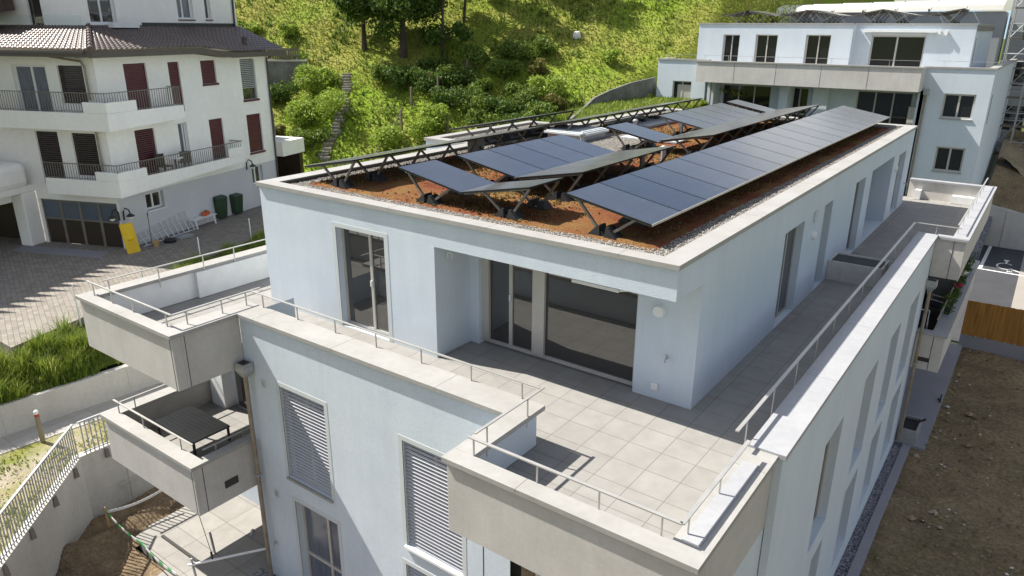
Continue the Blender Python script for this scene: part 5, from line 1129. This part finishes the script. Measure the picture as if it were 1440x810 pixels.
# rear balcony contents
def rail_chair(p, rz, label):
    t = thing('balcony_chair', label, 'chair', p, rz, 'white framed chairs on the lower rear balcony')
    MB().box(-.27, .27, -.25, .25, .40, .44).build('seat', 'navy', t, local=True)
    g = MB()
    for x in (-.27, .27): g.tube([(x, -.26, 0), (x, -.26, .62), (x, .26, .66), (x, .30, .95)], .02, 6).tube([(x, .26, 0), (x, .26, .66)], .02, 6)
    g.tube([(-.27, .3, .95), (.27, .3, .95)], .02, 6).tube([(-.27, -.26, .42), (.27, -.26, .42)], .02, 6); g.build('frame', 'white_paint', t, local=True)
    MB().box(-.25, .25, .26, .29, .5, .93).build('backrest', 'navy', t, local=True)
rail_chair((2.0, 15.6, -6.18), .1, 'white framed navy chair nearest the balcony corner, lower rear balcony'); rail_chair((2.2, 18.4, -6.18), 1.4, 'white framed navy chair farther along the lower rear balcony')
so = thing('outdoor_sofa', 'dark navy outdoor sofa against the wall of the lower rear balcony', 'sofa', (1.45, 17.6, -6.18))
MB().box(-.4, .45, -1.3, 1.3, .05, .42).build('seat', 'navy', so, local=True, bevel=.03); MB().box(-.45, -.2, -1.3, 1.3, .42, .85).build('backrest', 'navy', so, local=True, bevel=.03); MB().box(-.4, .45, -1.5, -1.3, .05, .62).box(-.4, .45, 1.3, 1.5, .05, .62).build('armrest', 'navy', so, local=True, bevel=.03)
for k, y in enumerate((16.9, 18.7, 20.4, 22.2)):
    fx = thing('flower_box', ('flower box with dark foliage, nearest of four on the balcony rail', 'flower box with pink petals, second from the near end of the balcony rail', 'flower box with white petals, third along the balcony rail', 'flower box trailing dark leaves at the far end of the balcony rail')[k], 'flower box', (2.68, y, -5.42))
    MB().hexa([(-.09, -.45, 0), (.09, -.45, 0), (.09, .45, 0), (-.09, .45, 0), (-.12, -.5, .18), (.12, -.5, .18), (.12, .5, .18), (-.12, .5, .18)]).build('box', 'dark_metal', fx, local=True)
    gv, gf = [], []; leaf_cloud(gv, gf, [(2.68, y + d, -5.15 + .1 * math.sin(5 * d)) for d in (-.5, -.2, .15, .45)], [(.22, .26, .2)] * 4, 300, .05); leaves_obj('foliage', gv, gf, 'leaf_dark', fx)
    if k in (1, 2): gv, gf = [], []; leaf_cloud(gv, gf, [(2.72, y + .1, -5.05)], [(.16, .22, .12)], 60, .05); leaves_obj('petals', gv, gf, 'pink' if k == 1 else 'white_paint', fx)

# ------------------------------------------------------------------ left: yard, planter, path, patio
ye = [(-19.37, -3.25), (-20.16, -.82), (-22.3, 2.3), (-22.75, 5.0), (-23.75, 8.1), (-26.5, 14.6)]
yd = MB(); poly = [(-60, -3.6), *ye, (-34, 22), (-60, 22)]
yd.prism(poly, -6.6, YG); structure(yd.build('paved_yard', 'pavers'))
structure(MB().quad((-26.9, 3.4, YG + .004), (-30.8, 1.7, YG + .004), (-30.4, .9, YG + .004), (-26.3, 2.7, YG + .004)).build('garage_threshold', 'pad'))
# planter between yard and path
pw = [(-18.75, -30), (-18.3, -8), (-18.0, -4.3), (-17.72, -.86), (-17.2, 6), (-16.8, 14.3)]
def xw(y): return np.interp(y, [p[1] for p in pw], [p[0] for p in pw])
def xe(y): return np.interp(y, [-3.3, -.82, 2.3, 5, 8.1, 14.6], [-19.3, -20.16, -22.3, -22.75, -23.75, -26.5])
def zpl(x, y):
    far_ = np.where(y < -3.3, -20.5, xe(y)); t = np.clip((xw(y) - x) / (xw(y) - far_), 0, 1); return -6.72 + 1.05 * t ** .8
rough_patch('planter_bank', lambda X, Y: (X < xw(Y) - .05) & ((X > xe(Y) - .5) | (Y < -3.2)), -45, -16.5, -30, 14.5, .3, lambda X, Y: np.where(Y < -3.3, np.minimum(zpl(X, Y), -5.62), zpl(X, Y)), .1, 'planter_soil')
P, Hh = [], []
def on_bank(x, y): return x < xw(y) - .10 and (x > xe(y) + .05 or y < -3.4)
for _ in range(640):
    cy = rng.uniform(-12, 9); cx = rng.uniform(-26, -16.6)
    if not on_bank(cx, cy): continue
    s_ = rng.uniform(.16, .42); hh_ = rng.uniform(.32, .72); m_n = int(170 * s_ / .3)
    for _k in range(m_n):
        x, y = cx + rng.normal(0, s_), cy + rng.normal(0, s_)
        if on_bank(x, y):
            P.append((x, y, float(np.minimum(zpl(np.array(x), np.array(y)), -5.62)) - .05)); Hh.append(hh_ * math.exp(-((x - cx) ** 2 + (y - cy) ** 2) / (2.2 * s_ * s_)) + .1)
tufts('planter_grass', np.array(P), np.array(Hh), .011, 'planter_blade', 4, .9)
g = MB()
for p, q in zip(pw, pw[1:]): g.hexa([(p[0] - .22, p[1], -7.8), (q[0] - .22, q[1], -7.8), (q[0], q[1], -7.8), (p[0], p[1], -7.8), (p[0] - .22, p[1], -6.58), (q[0] - .22, q[1], -6.58), (q[0], q[1], -6.58), (p[0], p[1], -6.58)])
pwl = g.build('planter_wall', 'concrete_pale', bevel=.01); tag(pwl, 'pale concrete wall holding back the long grass beside the path', 'wall')
MB().box(-18.08, -18.06, -3.55, -3.05, -6.95, -6.82, Fr((0, 0), (1, 0), (0, 1))).build('wall_light', 'dark_metal', pwl)
structure(MB().prism([(-19.2, -30), (-16.6, -30), (-17.3, -7), (-17.05, -4.7), (-16.82, -2.1), (-16.2, 14.3), (-17.6, 14.3), (-18.4, -4)], -7.9, -7.5).build('path', 'steps_dark'))
structure(MB().prism([(-17.3, -7), (-16.6, -30), (-2, -30), (-2, -16.6), (-15.2, -3.55), (-15.05, 14), (-16.25, 14), (-16.84, -2.1), (-17.07, -4.7)], -7.95, -7.52).build('sparse_lawn', 'gravel_lawn'))
P = np.stack([rng.uniform(-17, -11, 16000), rng.uniform(-12, 3, 16000), np.full(16000, -7.53)], 1)
cond = (P[:, 0] + P[:, 1] < -18.9) | ((P[:, 1] > -3.4) & (P[:, 0] < -15.3)); cond &= (P[:, 0] > -16.75) & ((np.sin(P[:, 0] * 2.1 + 2) * np.sin(P[:, 1] * 1.5 + .5) + rng.normal(0, .45, 16000)) > .2)
pebbles('lawn_stones', [(-16.7, -15.3, -3.3, 4, -7.52), (-16.7, -14, -12, -4.8, -7.52)], 2600, .03, 'clod'); tufts('lawn_tufts', P[cond], .08, .011, 'planter_blade', 4, .8)
# bollard lamp
bo = thing('bollard_lamp', 'slim beige bollard with a red cap ring beside the path', 'bollard', (-16.84, -3.82, -7.5))
MB().lathe((0, 0, 0), [(.065, 0), (.065, .80), (.055, .81)], 14).build('post', 'copper', bo, local=True); MB().lathe((0, 0, .81), [(.062, 0), (.062, .07)], 14).build('red_ring', 'red', bo, local=True); MB().lathe((0, 0, .88), [(.06, 0), (.06, .08), (.03, .11)], 14).build('cap', 'white_paint', bo, local=True)
# retaining wall round the sunken patio, with fence
rt = thing('patio_retaining_wall', 'pale retaining wall round the sunken soil strip below the metal fence', 'wall', (-15.15, -3.55, -9.4))
def wall_run(p, q, t, z0, z1, m, name, par):
    d = Vector((q[0] - p[0], q[1] - p[1])).normalized(); n = Vector((d.y, -d.x)) * t
    return MB().hexa([(p[0], p[1], z0), (q[0], q[1], z0), (q[0] + n.x, q[1] + n.y, z0), (p[0] + n.x, p[1] + n.y, z0), (p[0], p[1], z1), (q[0], q[1], z1), (q[0] + n.x, q[1] + n.y, z1), (p[0] + n.x, p[1] + n.y, z1)]).build(name, m, par, bevel=.008)
wall_run((-15.30, -3.75), (-15.10, 14), .22, -10, -7.44, 'concrete_pale', 'wall', rt); wall_run((-1.6, -17.36), (-15.28, -3.72), .22, -10, -7.46, 'concrete_pale', 'wall', rt)
MB().box(-14.98, -14.94, -2.9, 14, -8.72, -8.70).box(-15.0, -14.96, -2.55, -2.53, -9.4, -7.46).build('wall_joint', 'concrete', rt)
mf = thing('metal_fence', 'galvanised bar fence running along the retaining wall above the soil strip', 'fence', (-15.1, -3.6, -7.45))
def fence_run(p, q):
    p, q = Vector((*p, 0)), Vector((*q, 0)); L = (q - p).length; d = (q - p) / L; g = MB()
    g.bar(p + Vector((0, 0, -6.45)), q + Vector((0, 0, -6.45)), .06, .03).bar(p + Vector((0, 0, -7.36)), q + Vector((0, 0, -7.36)), .04, .03)
    o = g.build('fence_rail', 'galv', mf); g = MB(); s_ = .06
    while s_ < L: a = p + d * s_; g.bar(a + Vector((0, 0, -7.5)), a + Vector((0, 0, -6.46)), .03, .012); s_ += .115
    g.build('fence_bars', 'galv', mf)
    s_ = .5
    while s_ < L: a = p + d * s_ + Vector((.05, 0.05, 0)); MB().hexa([a + Vector(v) for v in ((-.06, -.06, -7.75), (.06, -.06, -7.75), (.06, .06, -7.75), (-.06, .06, -7.75), (-.04, -.04, -7.48), (.04, -.04, -7.48), (.04, .04, -7.48), (-.04, .04, -7.48))]).build('bracket', 'taupe_metal', mf); s_ += 1.25
fence_run((-15.12, -3.62), (-5, -13.75)); fence_run((-15.10, -3.5), (-14.98, 2.5))
rough_patch('trench_soil', lambda X, Y: (X + Y > -18.75) & (X > -15.05) & (X < -13.2) | (X + Y > -18.75) & (Y < -3.4) & (X > -15) & ~((X > -12.9) & (Y > -3.55)), -15.2, 2.2, -17, 6, .07, lambda X, Y: -9.40 + .38 * np.exp(-((X + 13.75 + .12 * np.sin(Y * 2)) / .38) ** 2) - .3 * (Y < -8), .09, 'trench')
structure(MB().prism([(-13.38, -3.0), (-13.2, -3.42), (-9.19, -3.6), (-9.19, -.6), (-13.38, -.6)], -9.6, -9.30).build('patio', 'patio'))
structure(MB().prism([(-11.4, -3.6), (-9.6, -3.6), (-9.6, -8), (-10.6, -8)], -9.6, -9.304).build('patio_strip', 'patio'))
structure(MB().prism([(-9.6, -3.55), (-9.2, -2.07), (2.0, -2.07), (2.0, -3.0), (-9.0, -3.6)], -9.6, -9.32).build('gravel_border', 'grey_gravel'))
pebbles('border_gravel', [(-9.5, -8, -3.2, -2.1, -9.30)], 900, .04, 'chip')
# barrier tape with posts
def post(p, h, label, m='wood'): tag(MB().bar((p[0], p[1], -9.42), (p[0] - .04, p[1] - .03, -9.42 + h), .045, .045).build('stake', m), label, 'stake', 'stakes round the patio')
post((-13.82, -3.72), .98, 'thin wooden stake carrying the barrier tape at its bend', 'tan'); post((-10.95, -2.5), .75, 'thin metal stake standing in the shade of the patio', 'galv'); post((-10.5, -3.3), .7, 'short stake at the lower edge of the patio beside the facade', 'galv')
def tape(pts, label, cols):
    g = MB()
    for p, q in zip(pts, pts[1:]):
        p, q = Vector(p), Vector(q); L = (q - p).length; n = max(1, int(L / .22))
        for k in range(n):
            a, b = p.lerp(q, k / n), p.lerp(q, (k + 1) / n); sag = lambda t: -.10 * math.sin(math.pi * t)
            a.z += sag(k / n); b.z += sag((k + 1) / n); g.bar(a, b, .008, .075, mi=k % len(cols))
    tag(g.build('barrier_tape', cols), label, 'tape')
tape([(-13.84, -3.72, -8.6), (-13.65, -2.2, -8.62)], 'plain white tape running from the bent stake under the lower balcony', ['white_tape'])
tape([(-13.84, -3.72, -8.6), (-12.1, -3.74, -8.75), (-10.3, -3.85, -8.7)], 'green and white striped barrier tape along the patio edge', ['green_tape', 'white_tape'])
tag(MB().tube([(-10.6, -3.4, -8.9), (-9.25, -2.1, -8.6)], .03, 8).build('white_pole', 'white_paint'), 'long white pole slanting across the shaded patio to the downpipe', 'pole')
tag(MB().tube([(-10.05, -3.3, -6.6), (-9.98, -3.1, -8.4)], .008, 5).box(-10.0, -9.96, -3.12, -3.08, -8.6, -8.4).build('hanging_cord', 'dark_metal'), 'thin dark cord with a weight hanging below the lower balcony', 'cord')
tag(MB().box(-12.65, -10.9, -3.0, -2.93, -9.299, -9.25).build('drain_channel', 'dark_metal'), 'dark drain channel laid across the patio slabs', 'drain')
tag(MB().bar((-11.0, -1.35, -9.28), (-10.75, -1.55, -9.28), .05, .03).build('metal_offcut', 'galv'), 'short grey offcut lying on the patio near the toys', 'offcut')
# toys by the wall
ty = thing('toy_heap', 'yellow toy dumper lying on the patio below the balcony', 'toy', (-10.35, -.85, -9.3))
MB().hexa([(-.2, -.14, .1), (.2, -.14, .1), (.2, .14, .1), (-.2, .14, .1), (-.26, -.2, .34), (.26, -.2, .34), (.26, .2, .34), (-.26, .2, .34)]).build('tipper', 'yellow', ty, local=True, bevel=.02)
for x in (-.15, .15):
    for y in (-.17, .17): MB().tube([(x, y - .03, .08), (x, y + .03, .08)], .08, 12).build('wheel', 'black', ty, local=True)
MB().box(.22, .38, -.13, .13, .1, .3).build('cab', 'yellow', ty, local=True, bevel=.02)
for k, (m, lab, dx, dy) in enumerate((('bluebag', 'dark blue toy bucket beside the yellow toy dumper', .5, .05), ('pink', 'pink toy bucket behind the dark blue one', .6, .35), ('white_paint', 'small white toy bucket behind the yellow dumper', .12, .4))):
    b = thing('toy_bucket', lab, 'bucket', (-10.35 + dx, -.85 + dy, -9.3)); MB().lathe((0, 0, 0), [(.11, 0), (.15, .24), (.16, .25)], 14).build('pail', m, b, local=True); MB().tube([(.15 * math.cos(t * .314), 0, .24 + .15 * math.sin(t * .314)) for t in range(11)], .008, 5).build('handle', 'white_paint', b, local=True)
# table on the lower balcony
tb = thing('garden_table', 'large anthracite slatted garden table on the lower left balcony', 'table', (-10.8, -2.63, -6.19))
for k in range(9): MB().box(-.80, .80, -.47 + k * .1045, -.47 + k * .1045 + .098, .80, .83).build('table_slat', 'table', tb, local=True)
MB().box(-.80, .80, -.48, -.45, .77, .80).box(-.80, .80, .45, .48, .77, .80).box(-.80, -.77, -.45, .45, .77, .80).box(.77, .80, -.45, .45, .77, .80).build('apron', 'dark_metal', tb, local=True)
for x in (-.76, .76):
    for y in (-.44, .44): MB().box(x - .024, x + .024, y - .024, y + .024, 0, .77).build('leg', 'dark_metal', tb, local=True)
st_ = thing('folded_stool', 'small dark stool tucked behind the garden table', 'stool', (-9.75, -2.4, -6.19)); MB().box(-.2, .2, -.2, .2, .42, .46).build('seat', 'table', st_, local=True)
for x in (-.17, .17):
    for y in (-.17, .17): MB().tube([(x, y, 0), (x * .9, y * .9, .42)], .015, 6).build('leg', 'dark_metal', st_, local=True)
# marker poles along the yard
for k, ((x, y), h) in enumerate((((-20.0, -1.0), 1.55), ((-22.4, 2.4), .75), ((-22.7, 5.0), 1.3), ((-23.7, 8.1), 1.3))):
    tag(MB().tube([(x, y, -6.0), (x - .02, y, YG + h - .3)], .025, 8).build('marker_pole', 'white_paint'), ('thin pale pole at the grass edge, in front of the balcony corner', 'short pole rising behind the long balcony rail, nearest the balcony corner', 'pale pole rising behind the middle of the long balcony rail', 'pale pole at the yard edge closest to the blue building')[k], 'pole')
# ------------------------------------------------------------------ light, sky, camera
w = bpy.data.worlds.new('World'); scene.world = w; w.use_nodes = True; nt = w.node_tree
sky = nt.nodes.new('ShaderNodeTexSky'); sky.sky_type = 'NISHITA'; sky.sun_disc = False
SUN = Vector((-.806, -.20, 1.0)).normalized()
sky.sun_elevation = math.asin(SUN.z); sky.sun_rotation = math.atan2(SUN.x, SUN.y); sky.altitude = 400; sky.air_density = 1.; sky.dust_density = 1.2
bg = nt.nodes['Background']; bg.inputs['Strength'].default_value = .075; 
tcw = nt.nodes.new('ShaderNodeTexCoord'); mpw = nt.nodes.new('ShaderNodeMapping'); mpw.inputs['Scale'].default_value = (1., 1., 2.6); nt.links.new(tcw.outputs['Generated'], mpw.inputs['Vector'])
cl = ramp(nt, noise(nt, mpw.outputs['Vector'], 2.1, 7, .58), [(.46, (0, 0, 0)), (.62, (.85, .85, .85))])
nt.links.new(mix(nt, cl, sky.outputs[0], (9.5, 9.3, 9.0)), bg.inputs['Color'])
L = bpy.data.lights.new('sun', 'SUN'); L.energy = 5.0; L.angle = R(.53); L.color = (1., .955, .87)
lo_ = bpy.data.objects.new('sun', L); COL.objects.link(lo_); lo_.rotation_euler = SUN.to_track_quat('Z', 'Y').to_euler(); lo_.location = (-40, -10, 60)
cam = bpy.data.cameras.new('camera'); co = bpy.data.objects.new('camera', cam); COL.objects.link(co)
cam.sensor_width = 36; cam.lens = 36 * 1026.1 / 1440; cam.clip_end = 6000; cam.clip_start = .1
co.location = (4.343, -10.493, 3.541); co.rotation_euler = (R(70.371), R(-.305), R(36.216)); scene.camera = co
vs = scene.view_settings; vs.view_transform = 'Standard'; vs.look = 'None'; vs.exposure = .9; vs.gamma = 1.; vs.use_curve_mapping = False
scene.render.resolution_x, scene.render.resolution_y = 1024, 576
scene.cycles.max_bounces = 8; scene.cycles.use_denoising = True
